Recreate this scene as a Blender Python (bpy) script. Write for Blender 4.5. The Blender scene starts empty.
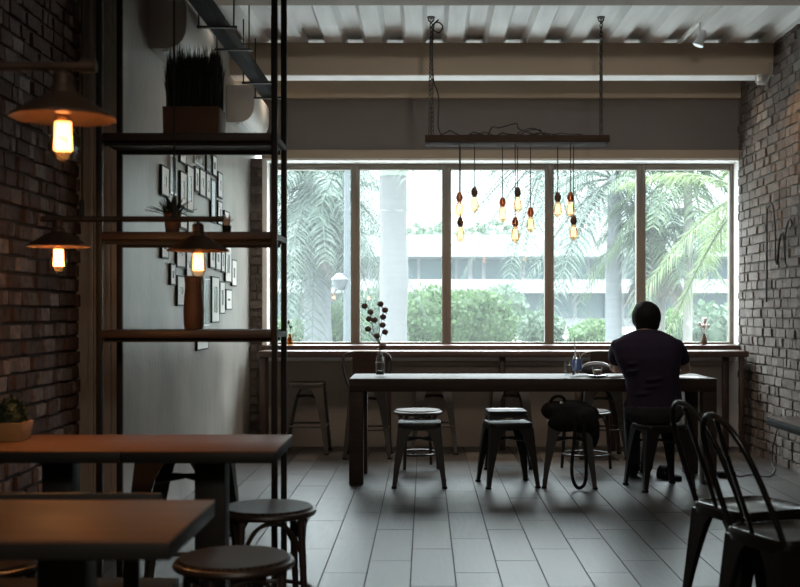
import bpy, bmesh, math, random
from mathutils import Vector, Matrix
random.seed(7)
sc = bpy.context.scene
COL = sc.collection
PI = math.pi
F, H = 1155.0, 1.235           # focal length in pixels of the 800 px frame, eye height in metres

def at(x, y, Y):
    """A point of the photograph at distance Y, in metres."""
    return Vector(((x - 425) * Y / F, Y, H - (y - 310) * Y / F))

# ------------------------------------------------------------------ materials
def new_mat(name):
    m = bpy.data.materials.new(name); m.use_nodes = True
    nt = m.node_tree
    return m, nt, nt.nodes['Principled BSDF']

def mat(name, c, rough=0.5, metal=0.0, var=0.12, scale=8.0, bump=0.0, stretch=(1, 1, 1), spec=0.5, bscale=None, coat=0.0):
    m, nt, b = new_mat(name)
    N, L = nt.nodes, nt.links
    tc = N.new('ShaderNodeTexCoord'); mp = N.new('ShaderNodeMapping')
    mp.inputs['Scale'].default_value = stretch
    L.new(tc.outputs['Object'], mp.inputs['Vector'])
    no = N.new('ShaderNodeTexNoise'); no.inputs['Scale'].default_value = scale; no.inputs['Detail'].default_value = 6
    L.new(mp.outputs['Vector'], no.inputs['Vector'])
    mx = N.new('ShaderNodeMix'); mx.data_type = 'RGBA'
    a = [max(0, v * (1 - var * 1.6)) for v in c[:3]] + [1]; d = [min(1, v * (1 + var * 1.6)) for v in c[:3]] + [1]
    mx.inputs[6].default_value = a; mx.inputs[7].default_value = d
    L.new(no.outputs['Fac'], mx.inputs['Factor'])
    L.new(mx.outputs[2], b.inputs['Base Color'])
    b.inputs['Roughness'].default_value = rough; b.inputs['Metallic'].default_value = metal
    b.inputs['Specular IOR Level'].default_value = spec
    b.inputs['Coat Weight'].default_value = coat
    if bump:
        bp = N.new('ShaderNodeBump'); bp.inputs['Strength'].default_value = bump; bp.inputs['Distance'].default_value = 0.01
        n2 = N.new('ShaderNodeTexNoise'); n2.inputs['Scale'].default_value = bscale or scale * 4; n2.inputs['Detail'].default_value = 8
        L.new(mp.outputs['Vector'], n2.inputs['Vector'])
        L.new(n2.outputs['Fac'], bp.inputs['Height']); L.new(bp.outputs['Normal'], b.inputs['Normal'])
    return m

def island_mat(name, cols, rough=0.8, bump=0.4, nscale=30, stretch=(1, 1, 1), var=0.25, spec=0.4, rvar=0.0):
    """One colour per separate brick or tile, with grain over it."""
    m, nt, b = new_mat(name); N, L = nt.nodes, nt.links
    g = N.new('ShaderNodeNewGeometry'); cr = N.new('ShaderNodeValToRGB')
    el = cr.color_ramp.elements
    while len(el) < len(cols): el.new(0.5)
    for i, c in enumerate(cols):
        el[i].position = i / (len(cols) - 1); el[i].color = (*c, 1)
    L.new(g.outputs['Random Per Island'], cr.inputs['Fac'])
    tc = N.new('ShaderNodeTexCoord'); mp = N.new('ShaderNodeMapping'); mp.inputs['Scale'].default_value = stretch
    L.new(tc.outputs['Object'], mp.inputs['Vector'])
    no = N.new('ShaderNodeTexNoise'); no.inputs['Scale'].default_value = nscale; no.inputs['Detail'].default_value = 8
    L.new(mp.outputs['Vector'], no.inputs['Vector'])
    mr = N.new('ShaderNodeMapRange'); mr.inputs['To Min'].default_value = 1 - var; mr.inputs['To Max'].default_value = 1 + var
    mr.inputs['From Min'].default_value = 0.3; mr.inputs['From Max'].default_value = 0.7
    L.new(no.outputs['Fac'], mr.inputs['Value'])
    mu = N.new('ShaderNodeVectorMath'); mu.operation = 'SCALE'
    L.new(cr.outputs['Color'], mu.inputs[0]); L.new(mr.outputs['Result'], mu.inputs['Scale'])
    L.new(mu.outputs['Vector'], b.inputs['Base Color'])
    b.inputs['Roughness'].default_value = rough; b.inputs['Specular IOR Level'].default_value = spec
    if rvar:
        m2 = N.new('ShaderNodeMapRange'); m2.inputs['To Min'].default_value = rough - rvar; m2.inputs['To Max'].default_value = rough + rvar
        L.new(no.outputs['Fac'], m2.inputs['Value']); L.new(m2.outputs['Result'], b.inputs['Roughness'])
    bp = N.new('ShaderNodeBump'); bp.inputs['Strength'].default_value = bump; bp.inputs['Distance'].default_value = 0.006
    L.new(no.outputs['Fac'], bp.inputs['Height']); L.new(bp.outputs['Normal'], b.inputs['Normal'])
    return m

def glass_mat(name, tint=(1, 1, 1), refl=0.08, rough=0.02, ior=1.45):
    m, nt, b = new_mat(name); N, L = nt.nodes, nt.links
    N.remove(b)
    t = N.new('ShaderNodeBsdfTransparent'); t.inputs['Color'].default_value = (*tint, 1)
    g = N.new('ShaderNodeBsdfGlossy'); g.inputs['Roughness'].default_value = rough; g.inputs['Color'].default_value = (0.9, 0.95, 0.95, 1)
    lw = N.new('ShaderNodeLayerWeight'); lw.inputs['Blend'].default_value = 0.5
    pw = N.new('ShaderNodeMath'); pw.operation = 'POWER'; pw.inputs[1].default_value = 4.0; L.new(lw.outputs['Facing'], pw.inputs[0])
    fr = N.new('ShaderNodeMath'); fr.operation = 'MULTIPLY_ADD'; fr.inputs[1].default_value = 0.6; fr.inputs[2].default_value = 0.035; L.new(pw.outputs[0], fr.inputs[0])
    mx = N.new('ShaderNodeMixShader')
    L.new(fr.outputs[0], mx.inputs['Fac']); L.new(t.outputs['BSDF'], mx.inputs[1]); L.new(g.outputs['BSDF'], mx.inputs[2])
    L.new(mx.outputs['Shader'], N['Material Output'].inputs['Surface'])
    return m

def emit_mat(name, c, s):
    m, nt, b = new_mat(name)
    b.inputs['Base Color'].default_value = (*c, 1)
    b.inputs['Emission Color'].default_value = (*c, 1); b.inputs['Emission Strength'].default_value = s
    tc = nt.nodes.new('ShaderNodeTexNoise'); tc.inputs['Scale'].default_value = 40
    nt.links.new(tc.outputs['Fac'], b.inputs['Roughness'])
    return m

def leaf_mat(name, c, c2, trans=0.35, rough=0.5):
    m, nt, b = new_mat(name); N, L = nt.nodes, nt.links
    g = N.new('ShaderNodeNewGeometry')
    mx = N.new('ShaderNodeMix'); mx.data_type = 'RGBA'
    mx.inputs[6].default_value = (*c, 1); mx.inputs[7].default_value = (*c2, 1)
    L.new(g.outputs['Random Per Island'], mx.inputs['Factor'])
    L.new(mx.outputs[2], b.inputs['Base Color']); b.inputs['Roughness'].default_value = rough
    b.inputs['Specular IOR Level'].default_value = 0.2
    tr = N.new('ShaderNodeBsdfTranslucent'); L.new(mx.outputs[2], tr.inputs['Color'])
    ms = N.new('ShaderNodeMixShader'); ms.inputs['Fac'].default_value = trans
    L.new(b.outputs['BSDF'], ms.inputs[1]); L.new(tr.outputs['BSDF'], ms.inputs[2])
    L.new(ms.outputs['Shader'], N['Material Output'].inputs['Surface'])
    return m

M = {}
M['brick_right'] = island_mat('weathered grey brick', [(0.076, 0.061, 0.053), (0.119, 0.098, 0.086), (0.149, 0.125, 0.112), (0.099, 0.075, 0.063), (0.178, 0.157, 0.142)], 0.85, 0.7, 28, var=0.3)
M['brick_left'] = island_mat('dark red brick', [(0.07, 0.038, 0.028), (0.11, 0.058, 0.042), (0.085, 0.052, 0.04), (0.26, 0.20, 0.18), (0.075, 0.04, 0.03), (0.12, 0.07, 0.055)], 0.85, 0.7, 28, var=0.35)
M['mortar'] = mat('grey mortar', (0.140, 0.122, 0.108), 0.95, var=0.2, scale=20, bump=0.4)
M['mortar_dark'] = mat('dark mortar', (0.055, 0.04, 0.034), 0.95, var=0.2, scale=20, bump=0.4)
M['concrete'] = mat('skimmed concrete', (0.31, 0.288, 0.258), 0.38, var=0.42, scale=1.9, bump=0.3, stretch=(1, 1, 0.75), bscale=22)
M['beige'] = mat('beige paint', (0.36, 0.30, 0.235), 0.7, var=0.05, scale=2, bump=0.05)
M['white_paint_and_lit_beam'] = mat('white paint and lit beam', (0.86, 0.86, 0.84), 0.55, var=0.05, scale=3)
M['grey_paint'] = mat('charcoal grey paint', (0.16, 0.15, 0.145), 0.75, var=0.06, scale=2)
M['dado'] = mat('brown grey plaster', (0.33, 0.28, 0.24), 0.8, var=0.12, scale=3, bump=0.15)
M['deck'] = mat('painted steel decking', (0.78, 0.78, 0.77), 0.6, var=0.14, scale=3, stretch=(4, 0.4, 1))
M['tile'] = island_mat('grey wood look tile', [(0.016, 0.0145, 0.0135), (0.036, 0.032, 0.030), (0.060, 0.054, 0.050), (0.024, 0.021, 0.020)], 0.355, 0.2, 9, stretch=(5, 0.5, 1), var=0.35, spec=0.36, rvar=0.06)
M['grout'] = mat('dark grout', (0.025, 0.023, 0.02), 0.9)
M['frame_brown'] = mat('bronze window frame', (0.17, 0.145, 0.118), 0.5, var=0.08)
M['glass'] = glass_mat('window glass', (0.97, 1.0, 0.99))
_nt = M['glass'].node_tree; _o = _nt.nodes['Material Output']; _sh = _o.inputs['Surface'].links[0].from_socket
_d = _nt.nodes.new('ShaderNodeBsdfTranslucent'); _d.inputs['Color'].default_value = (0.9, 0.97, 0.97, 1)
_m = _nt.nodes.new('ShaderNodeMixShader'); _m.inputs['Fac'].default_value = 0.014     # translucent white mixed in to paint a washed-out haze over the view
_nt.links.new(_sh, _m.inputs[1]); _nt.links.new(_d.outputs['BSDF'], _m.inputs[2]); _nt.links.new(_m.outputs['Shader'], _o.inputs['Surface'])
M['clear'] = glass_mat('clear glass', (0.985, 0.99, 0.99), ior=1.45)
M['bulb_glass'] = glass_mat('amber bulb glass', (0.86, 0.70, 0.54), ior=1.4)
M['counter'] = mat('dark stained wood', (0.062, 0.032, 0.023), 0.42, var=0.3, scale=6, stretch=(0.5, 6, 6), bump=0.1)
M['table_wood'] = mat('espresso wood', (0.045, 0.030, 0.024), 0.55, var=0.3, scale=6, stretch=(0.4, 6, 6), bump=0.08, spec=0.2)
M['brown_wood'] = mat('warm brown tabletop', (0.15, 0.072, 0.036), 0.5, var=0.25, scale=5, stretch=(0.6, 7, 7), bump=0.06, spec=0.3)
M['shelf_wood'] = mat('brown shelf board', (0.035, 0.019, 0.014), 0.5, var=0.3, scale=5, stretch=(0.6, 7, 7), bump=0.1)
M['board'] = mat('raw dark board', (0.035, 0.022, 0.017), 0.9, var=0.3, scale=6, stretch=(0.5, 6, 6), spec=0.1)
M['black_steel'] = mat('black steel', (0.014, 0.013, 0.012), 0.5, metal=0.0, var=0.15, spec=0.25)
M['gun_metal'] = mat('gunmetal sheet', (0.045, 0.044, 0.042), 0.27, metal=0.85, var=0.2, scale=12)
M['stool_metal'] = mat('black lacquered steel', (0.012, 0.011, 0.012), 0.36, var=0.15, scale=10, spec=0.4)
M['bar_metal'] = mat('dark bronze steel', (0.07, 0.064, 0.058), 0.35, metal=0.6, var=0.15)
M['rubber'] = mat('black rubber', (0.010, 0.010, 0.010), 0.9, spec=0.1)
M['bentwood'] = mat('dark bentwood', (0.030, 0.020, 0.015), 0.4, var=0.25)
M['rust'] = mat('rusty steel shade', (0.075, 0.045, 0.03), 0.55, metal=0.5, var=0.4, scale=14, bump=0.1)
M['copper'] = mat('copper', (0.42, 0.16, 0.08), 0.32, metal=0.9, var=0.15)
M['chain'] = mat('dark chain steel', (0.06, 0.055, 0.05), 0.45, metal=0.7)
M['cord'] = mat('black cord', (0.015, 0.014, 0.014), 0.7)
M['ac'] = mat('off white plastic', (0.46, 0.425, 0.385), 0.5, var=0.03)
M['ac_grey'] = mat('grey louver plastic', (0.38, 0.40, 0.40), 0.4, var=0.03)
M['mat_white'] = mat('white picture mat', (0.9, 0.9, 0.87), 0.6, var=0.02)
M['print'] = mat('pale print', (0.13, 0.16, 0.16), 0.2, var=0.6, scale=9, spec=0.8)
M['filament'] = emit_mat('glowing filament', (1.0, 0.50, 0.17), 7)
M['filament_soft'] = emit_mat('soft filament', (1.0, 0.58, 0.25), 5)
M['skin'] = mat('skin', (0.30, 0.17, 0.11), 0.5, var=0.06)
M['hair'] = mat('black hair', (0.007, 0.006, 0.006), 0.7, var=0.3, scale=60, bump=0.5, bscale=120, spec=0.15)
M['shirt'] = mat('dark purple shirt', (0.022, 0.015, 0.032), 0.85, spec=0.2, var=0.15, scale=12, bump=0.2)
M['trousers'] = mat('black trousers', (0.013, 0.013, 0.016), 0.85, var=0.15)
M['bag'] = mat('black fabric', (0.008, 0.008, 0.008), 0.85, spec=0.2, var=0.2, scale=20, bump=0.3)
M['leaf_dark'] = leaf_mat('dark leaves', (0.012, 0.022, 0.014), (0.03, 0.05, 0.03), 0.15)
M['leaf_grass'] = leaf_mat('blackish grass leaves', (0.012, 0.016, 0.012), (0.04, 0.055, 0.045), 0.1)
M['terracotta'] = mat('brown planter', (0.13, 0.062, 0.036), 0.7, var=0.15)
M['pot_wood'] = mat('light wood planter', (0.33, 0.19, 0.075), 0.6, var=0.2, stretch=(1, 1, 6))
M['brown_ceramic'] = mat('brown ceramic', (0.11, 0.055, 0.032), 0.55, var=0.1)
M['pod'] = mat('dried seed pod', (0.15, 0.095, 0.075), 0.8, var=0.4, scale=60, bump=0.4)
M['stem'] = mat('dry stem', (0.07, 0.06, 0.035), 0.8)
M['amber'] = glass_mat('amber glass', (0.75, 0.42, 0.08), ior=1.5)
M['paper'] = mat('white paper', (0.75, 0.76, 0.78), 0.6, var=0.02)
M['blue_plastic'] = mat('blue label', (0.10, 0.16, 0.42), 0.4, var=0.3)
M['dark_ceramic'] = mat('dark glazed ceramic', (0.03, 0.028, 0.027), 0.2)
M['felt'] = mat('grey felt', (0.07, 0.066, 0.064), 0.8, var=0.1)
M['coffee'] = mat('milky coffee', (0.33, 0.25, 0.19), 0.4)
M['silver'] = mat('brushed silver', (0.6, 0.6, 0.6), 0.3, metal=0.9)
M['flower'] = mat('pale flower', (0.72, 0.66, 0.66), 0.7, var=0.1)
# outdoors
M['trunk'] = mat('pale grey palm trunk', (0.103, 0.109, 0.115), 0.85, var=0.14, scale=3, stretch=(0.5, 0.5, 7), bump=0.2)
M['trunk_royal'] = mat('smooth pale royal palm trunk', (0.066, 0.066, 0.066), 0.85, var=0.10, scale=3, stretch=(0.5, 0.5, 9), bump=0.2)
M['trunk_brown'] = mat('fibrous palm trunk', (0.101, 0.095, 0.084), 0.9, var=0.25, scale=5, stretch=(4, 4, 0.6), bump=0.3)
M['crownshaft'] = mat('green crownshaft', (0.109, 0.145, 0.100), 0.5, var=0.1)
M['frond_blue'] = leaf_mat('grey green fronds', (0.036, 0.055, 0.043), (0.082, 0.104, 0.083), 0.4)
M['frond_green'] = leaf_mat('green fronds', (0.035, 0.060, 0.027), (0.078, 0.107, 0.058), 0.45)
M['frond_yellow'] = leaf_mat('yellow green fronds', (0.049, 0.078, 0.024), (0.103, 0.127, 0.053), 0.5)
M['frond_dry'] = leaf_mat('dry fronds', (0.104, 0.094, 0.075), (0.136, 0.129, 0.109), 0.4)
M['bush'] = leaf_mat('bright bush leaves', (0.032, 0.070, 0.022), (0.084, 0.127, 0.055), 0.4)
M['bush_blue'] = leaf_mat('grey green bush leaves', (0.037, 0.065, 0.037), (0.084, 0.112, 0.078), 0.4)
M['render_white'] = mat('white render', (0.170, 0.172, 0.174), 0.8, var=0.03, scale=0.4)
M['win_glass'] = mat('tinted building glass', (0.050, 0.074, 0.079), 0.12, var=0.3, scale=0.25, spec=0.8)
M['asphalt'] = mat('pale paving', (0.22, 0.22, 0.21), 0.9, var=0.1, scale=1)
M['pole_grey'] = mat('blue grey pole', (0.042, 0.050, 0.055), 0.5)

# ------------------------------------------------------------------ mesh builder
class MB:
    def __init__(s): s.v = []; s.f = []; s.mi = []; s.cur = 0
    def add(s, vs, fs):
        o = len(s.v); s.v += [tuple(p) for p in vs]
        for f in fs: s.f.append(tuple(i + o for i in f)); s.mi.append(s.cur)
        return s
    def box(s, c, d, rot=None):
        x, y, z = d[0] / 2, d[1] / 2, d[2] / 2
        vs = [Vector((a, b, e)) for a in (-x, x) for b in (-y, y) for e in (-z, z)]
        if rot is not None: vs = [rot @ p for p in vs]
        c = Vector(c)
        return s.add([p + c for p in vs], [(0, 1, 3, 2), (4, 6, 7, 5), (0, 4, 5, 1), (2, 3, 7, 6), (0, 2, 6, 4), (1, 5, 7, 3)])
    def b2(s, x0, x1, y0, y1, z0, z1):
        return s.box(((x0 + x1) / 2, (y0 + y1) / 2, (z0 + z1) / 2), (x1 - x0, y1 - y0, z1 - z0))
    def loft(s, rings, caps=True, closed=True):
        n = len(rings[0]); vs = [p for r in rings for p in r]; fs = []
        for i in range(len(rings) - 1):
            for j in range(n if closed else n - 1):
                k = (j + 1) % n
                fs.append((i * n + j, i * n + k, (i + 1) * n + k, (i + 1) * n + j))
        if caps:
            fs.append(tuple(range(n - 1, -1, -1))); fs.append(tuple((len(rings) - 1) * n + j for j in range(n)))
        return s.add(vs, fs)
    def tube(s, pts, r, n=8, closed=False):
        pts = [Vector(p) for p in pts]; m = len(pts)
        if isinstance(r, (int, float)): r = [r] * m
        rings = []; up = None
        for i, p in enumerate(pts):
            if closed: t = pts[(i + 1) % m] - pts[i - 1]
            else: t = pts[min(i + 1, m - 1)] - pts[max(i - 1, 0)]
            t = t.normalized() if t.length > 1e-9 else Vector((0, 0, 1))
            if up is None:
                up = Vector((0, 0, 1)) if abs(t.z) < 0.9 else Vector((1, 0, 0))
            a = (up - t * up.dot(t))
            if a.length < 1e-6: a = t.orthogonal()
            a.normalize(); up = a; b = t.cross(a)
            rings.append([p + (a * math.cos(2 * PI * k / n) + b * math.sin(2 * PI * k / n)) * r[i] for k in range(n)])
        if closed: rings.append(rings[0]); return s.loft(rings, caps=False)
        return s.loft(rings)
    def lathe(s, prof, c=(0, 0, 0), n=24, caps=True):
        c = Vector(c)
        return s.loft([[c + Vector((r * math.cos(2 * PI * k / n), r * math.sin(2 * PI * k / n), z)) for k in range(n)] for r, z in prof], caps=caps)
    def ell(s, c, r, nu=16, nv=10, rot=None):
        c = Vector(c); rings = []
        for i in range(nv + 1):
            th = -PI / 2 + PI * i / nv; th = max(min(th, PI / 2 - .02), -PI / 2 + .02)
            ring = []
            for k in range(nu):
                p = Vector((r[0] * math.cos(th) * math.cos(2 * PI * k / nu), r[1] * math.cos(th) * math.sin(2 * PI * k / nu), r[2] * math.sin(th)))
                if rot is not None: p = rot @ p
                ring.append(c + p)
            rings.append(ring)
        return s.loft(rings)
    def build(s, name, m, parent=None, bevel=0.0, smooth=True, angle=40, mods=None):
        me = bpy.data.meshes.new(name); me.from_pydata(s.v, [], s.f)
        for mm in (m if isinstance(m, (list, tuple)) else [m]): me.materials.append(mm)
        if isinstance(m, (list, tuple)): me.polygons.foreach_set('material_index', s.mi)
        bm = bmesh.new(); bm.from_mesh(me)
        bmesh.ops.recalc_face_normals(bm, faces=bm.faces)
        if bevel:
            es = [e for e in bm.edges if len(e.link_faces) == 2 and e.calc_face_angle() > 0.6]
            bmesh.ops.bevel(bm, geom=es, offset=bevel, segments=2, affect='EDGES', profile=0.5, clamp_overlap=True)
        bm.to_mesh(me); bm.free()
        if smooth:
            me.shade_smooth(); me.set_sharp_from_angle(angle=math.radians(angle))
        o = bpy.data.objects.new(name, me); COL.objects.link(o)
        if parent is not None: o.parent = parent
        return o

def fuse(mb, name, m, parent, voxel=0.008, smooth=6):
    """Grow one continuous skin over overlapping shapes."""
    o = mb.build(name, m, parent)
    r = o.modifiers.new('r', 'REMESH'); r.mode = 'VOXEL'; r.voxel_size = voxel; r.use_smooth_shade = True
    sm = o.modifiers.new('s', 'SMOOTH'); sm.iterations = smooth; sm.factor = 0.5
    dg = bpy.context.evaluated_depsgraph_get(); dg.update()
    me = bpy.data.meshes.new_from_object(o.evaluated_get(dg)); me.name = name
    o.modifiers.clear(); o.data = me; me.shade_smooth()
    return o

def tag(o, label, cat, group=None, kind=None):
    o['label'] = label; o['category'] = cat
    if group: o['group'] = group
    if kind: o['kind'] = kind
    return o
def thing(name, label, cat, loc=(0, 0, 0), rz=0.0, group=None):
    o = bpy.data.objects.new(name, None); COL.objects.link(o); o.empty_display_size = 0.05
    o.location = loc; o.rotation_euler = (0, 0, rz)
    return tag(o, label, cat, group)
def struct(name, mb, m, **k):
    o = mb.build(name, m, **k); o['kind'] = 'structure'; return o
def dup(root, loc, rz, label, group=None):
    def cp(o, par):
        c = o.copy(); COL.objects.link(c)
        if par is not None: c.parent = par
        for ch in list(o.children): cp(ch, c)
        return c
    r = cp(root, None); r.location = loc; r.rotation_euler = (0, 0, rz); r['label'] = label
    if group: r['group'] = group
    return r
def smooth_pts(pts, n=8):
    """Catmull-Rom through the points."""
    P = [Vector(p) for p in pts]; out = []
    for i in range(len(P) - 1):
        a, b, c, d = P[max(i - 1, 0)], P[i], P[i + 1], P[min(i + 2, len(P) - 1)]
        for k in range(n):
            t = k / n
            out.append(0.5 * ((2 * b) + (c - a) * t + (2 * a - 5 * b + 4 * c - d) * t * t + (3 * b - a - 3 * c + d) * t ** 3))
    out.append(P[-1]); return out

# ------------------------------------------------------------------ the room
XL, XC, XR, YS, YB = -1.80, -1.58, 2.836, 6.02, 10.42
ZC = 3.40
# floor: 0.2 x 0.8 m wood-look tiles, thirds staggered
mb = MB(); W, LEN, GAP = 0.2064, 0.806, 0.006
mb.cur = 1; mb.b2(-2.0, 3.0, -4.1, 10.8, -0.06, -0.004); mb.cur = 0
phase = {0: 5.97, 1: 6.235, 2: 6.497}
for k in range(-9, 15):
    x0 = -0.066 + k * W
    j = -14
    while True:
        y0 = phase[k % 3] + j * LEN; j += 1
        if y0 > 10.6: break
        if y0 < -4.6: continue
        dz = random.uniform(-0.0004, 0.0004)
        y1 = min(y0 + LEN - GAP, 10.6)
        mb.b2(x0 + GAP / 2, x0 + W - GAP / 2, y0 + 0.0012, y1 + GAP - 0.0024, -0.01, dz)
struct('floor', mb, [M['tile'], M['grout']], bevel=0.0, smooth=False)

def brick_wall(name, plane, c, u0, u1, z0, z1, sign, mats, bl=0.165, bh=0.0785, gap=0.016, depth=0.05, seed=1, tooth=None):
    """Real bricks standing proud of a mortar bed. plane 'x': wall in the YZ plane at x=c, facing sign."""
    rnd = random.Random(seed); mb = MB()
    def put(ua, ub, za, zb, d0, d1, cur):
        mb.cur = cur
        if plane == 'x': mb.b2(min(c + sign * d0, c + sign * d1), max(c + sign * d0, c + sign * d1), ua, ub, za, zb)
        else: mb.b2(ua, ub, min(c + sign * d0, c + sign * d1), max(c + sign * d0, c + sign * d1), za, zb)
    put(u0, u1, z0, z1, -0.12, -0.008, 1)
    r = 0; z = z0
    while z < z1 - 0.02:
        zt = min(z + bh - gap, z1)
        u = u0 - (0 if r % 2 else bl / 2) - rnd.uniform(0, 0.02)
        while u < u1:
            w = bl if rnd.random() > 0.38 else bl * 0.52
            ua, ub = max(u, u0), min(u + w - gap, u1)
            if ub - ua > 0.02:
                i0 = len(mb.v); put(ua, ub, z + rnd.uniform(-.002, .002), zt + rnd.uniform(-.003, .002), -0.03, rnd.uniform(0.002, 0.018), 0)
                for q in range(i0, len(mb.v)):
                    p = mb.v[q]; mb.v[q] = tuple(p[e] + rnd.uniform(-.0028, .0028) for e in range(3))
            u += w
        z += bh; r += 1
    return struct(name, mb, mats, bevel=0.0, smooth=False)
brick_wall('wall_right', 'x', XR, -4.0, 10.42, 0.0, ZC, -1, [M['brick_right'], M['mortar']], seed=3)
brick_wall('wall_left', 'x', XL, -4.0, YS, 0.0, ZC, 1, [M['brick_left'], M['mortar_dark']], seed=5, bl=0.145, bh=0.074)
brick_wall('wall_window_side', 'y', 10.40, XC + 0.008, -1.467, 0.0, 2.60, -1, [M['brick_right'], M['mortar']], seed=8, bl=0.16)
mb = MB(); mb.b2(XC - 0.3, XC, YS, 10.8, 0, ZC)
struct('wall_concrete', mb, M['concrete'])
mb = MB(); mb.b2(XL - 0.1, XC, YS - 0.03, YS - 0.001, 0, ZC); mb.b2(-1.742, -1.715, YS - 0.05, YS - 0.031, 0, ZC); mb.b2(-1.665, -1.625, YS - 0.055, YS - 0.031, 0, ZC)
struct('trim_1', mb, M['concrete'], bevel=0.004)
mb = MB(); mb.b2(XC, XR + 0.12, 10.45, 10.75, 0, 0.875)
struct('wall_back', mb, M['dado'])
mb = MB(); mb.b2(XC, XR + 0.1, YB, 10.75, 2.673, ZC)
struct('wall_back_upper', mb, M['grey_paint'])
mb = MB(); mb.b2(-1.45, XR - 0.02, 10.432, 10.449, 0.775, 0.812)
struct('trim_2', mb, M['white_paint_and_lit_beam'])
mb = MB(); mb.b2(XC + 0.001, XR - 0.015, 10.32, 10.419, 3.13, ZC)
struct('trim_3', mb, M['beige'])
mb = MB(); mb.b2(-1.467, XR - 0.015, 10.36, 10.75, 2.60, 2.672)
struct('trim_4', mb, M['beige'])
mb = MB(); mb.b2(-1.467, XR - 0.015, 10.375, 10.75, 2.578, 2.599); mb.b2(-1.467, -1.424, 10.41, 10.75, 0.922, 2.578); mb.b2(XR - 0.004, XR + 0.12, 10.422, 10.75, 0.922, 2.60)
struct('trim_5', mb, M['white_paint_and_lit_beam'])
mb = MB(); mb.b2(-1.462, XR - 0.02, 10.30, 10.75, 0.876, 0.92)
struct('trim_6', mb, M['counter'], bevel=0.004)
mb = MB(); mb.b2(-2.1, 3.1, -4.3, -4.0, 0, ZC)
struct('wall_front', mb, M['grey_paint'])
# window: five lights
edges = [at(x, 300, 10.63).x for x in (270.5, 355.5, 446.5, 549, 640.5, 733.5)]
zs0, zs1 = 0.921, 2.577
for i in range(5):
    a, b = edges[i] , edges[i + 1]
    w = 0.042; mb = MB()
    mb.b2(a, a + w, 10.60, 10.68, zs0, zs1); mb.b2(b - w, b, 10.60, 10.68, zs0, zs1)
    mb.b2(a + w, b - w, 10.60, 10.68, zs1 - 0.055, zs1); mb.b2(a + w, b - w, 10.60, 10.68, zs0, zs0 + 0.02)
    fr = struct('window_%d' % (i + 1), mb, M['frame_brown'], bevel=0.004)
    g = MB(); g.b2(a + w, b - w, 10.638, 10.644, zs0 + 0.02, zs1 - 0.055); g.build('pane', M['glass'], fr)
# ceiling: ribbed steel deck, ribs run towards the window
mb = MB(); P = 0.325; prof = []
x = -2.1
while x < 3.1:
    prof += [(x, ZC), (x + 0.13, ZC), (x + 0.165, ZC + 0.06), (x + 0.29, ZC + 0.06)]; x += P
ring0 = [Vector((a, -4.2, z)) for a, z in prof]; ring1 = [Vector((a, 10.8, z)) for a, z in prof]
mb.loft([ring0, ring1], caps=False, closed=False); mb.b2(-2.2, 3.2, -4.3, 10.8, ZC + 0.07, ZC + 0.12)
struct('ceiling', mb, M['deck'], smooth=False)
for i, y0 in enumerate((9.36, 7.0, 4.6, 2.2, -0.2)):
    mb = MB(); mb.b2(XL if y0 < YS else XC, XR - 0.012, y0, y0 + 0.2, 3.142, ZC)
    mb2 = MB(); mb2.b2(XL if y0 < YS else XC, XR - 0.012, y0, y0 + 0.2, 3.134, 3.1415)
    b = struct('ceiling_beam' if i == 0 else 'ceiling_beam.%03d' % i, mb, M['beige'])
    c = struct('beam_underside' if i == 0 else 'beam_underside.%03d' % i, mb2, M['white_paint_and_lit_beam'] if i == 0 else M['beige'], parent=b)  # first beam's underside is whitened to stand in for window light

# ------------------------------------------------------------------ fixtures on walls and ceiling
def ac_unit(y0, y1, label):
    t = thing('air_conditioner', label, 'air conditioner', (XC, y0, 2.73), 0, 'air conditioners on the concrete wall')
    L = y1 - y0
    prof = [(0.0, 0.0), (0.09, 0.0), (0.135, 0.006), (0.172, 0.024), (0.198, 0.052), (0.214, 0.09), (0.22, 0.14), (0.22, 0.25), (0.21, 0.28), (0.185, 0.298), (0.0, 0.30)]
    mb = MB(); mb.loft([[Vector((a - 0.001, 0, z)) for a, z in prof], [Vector((a - 0.001, L, z)) for a, z in prof]])
    mb.build('casing', M['ac'], t, bevel=0.006)
    mb = MB()
    for k in range(3):
        a = 0.07 + 0.05 * k
        mb.box((a + .012, L / 2, -0.002 + 0.014 * k * k * 0.9), (0.03, L - 0.10, 0.006), Matrix.Rotation(-0.25 - 0.2 * k, 3, 'Y'))
    mb.build('louver', M['ac_grey'], t)
    return t
ac_unit(6.6, 7.45, 'beige wall air conditioner above the planter box, the nearer of the two')
ac_unit(9.2, 10.08, 'beige wall air conditioner high by the window, the farther of the two')

t = thing('cable_duct', 'black overhead cable duct running along the concrete wall under the ceiling', 'duct', (-1.262, 0, 0))
mb = MB(); mb.b2(-0.045, 0.045, 4.9, 9.3, 2.94, 3.02); mb.build('duct_body', M['rubber'], t, bevel=0.004)
for y in (5.6, 6.9, 7.5, 8.6, 9.2):
    mb = MB(); mb.box((0.02, y, 2.925), (0.24, 0.03, 0.012)); mb.tube([(0.12, y, 2.92), (0.12, y, ZC + .03)], 0.005, 6); mb.tube([(-0.09, y, 2.92), (-0.09, y, ZC + .03)], 0.005, 6)
    mb.build('hanger', M['black_steel'], t)

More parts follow.
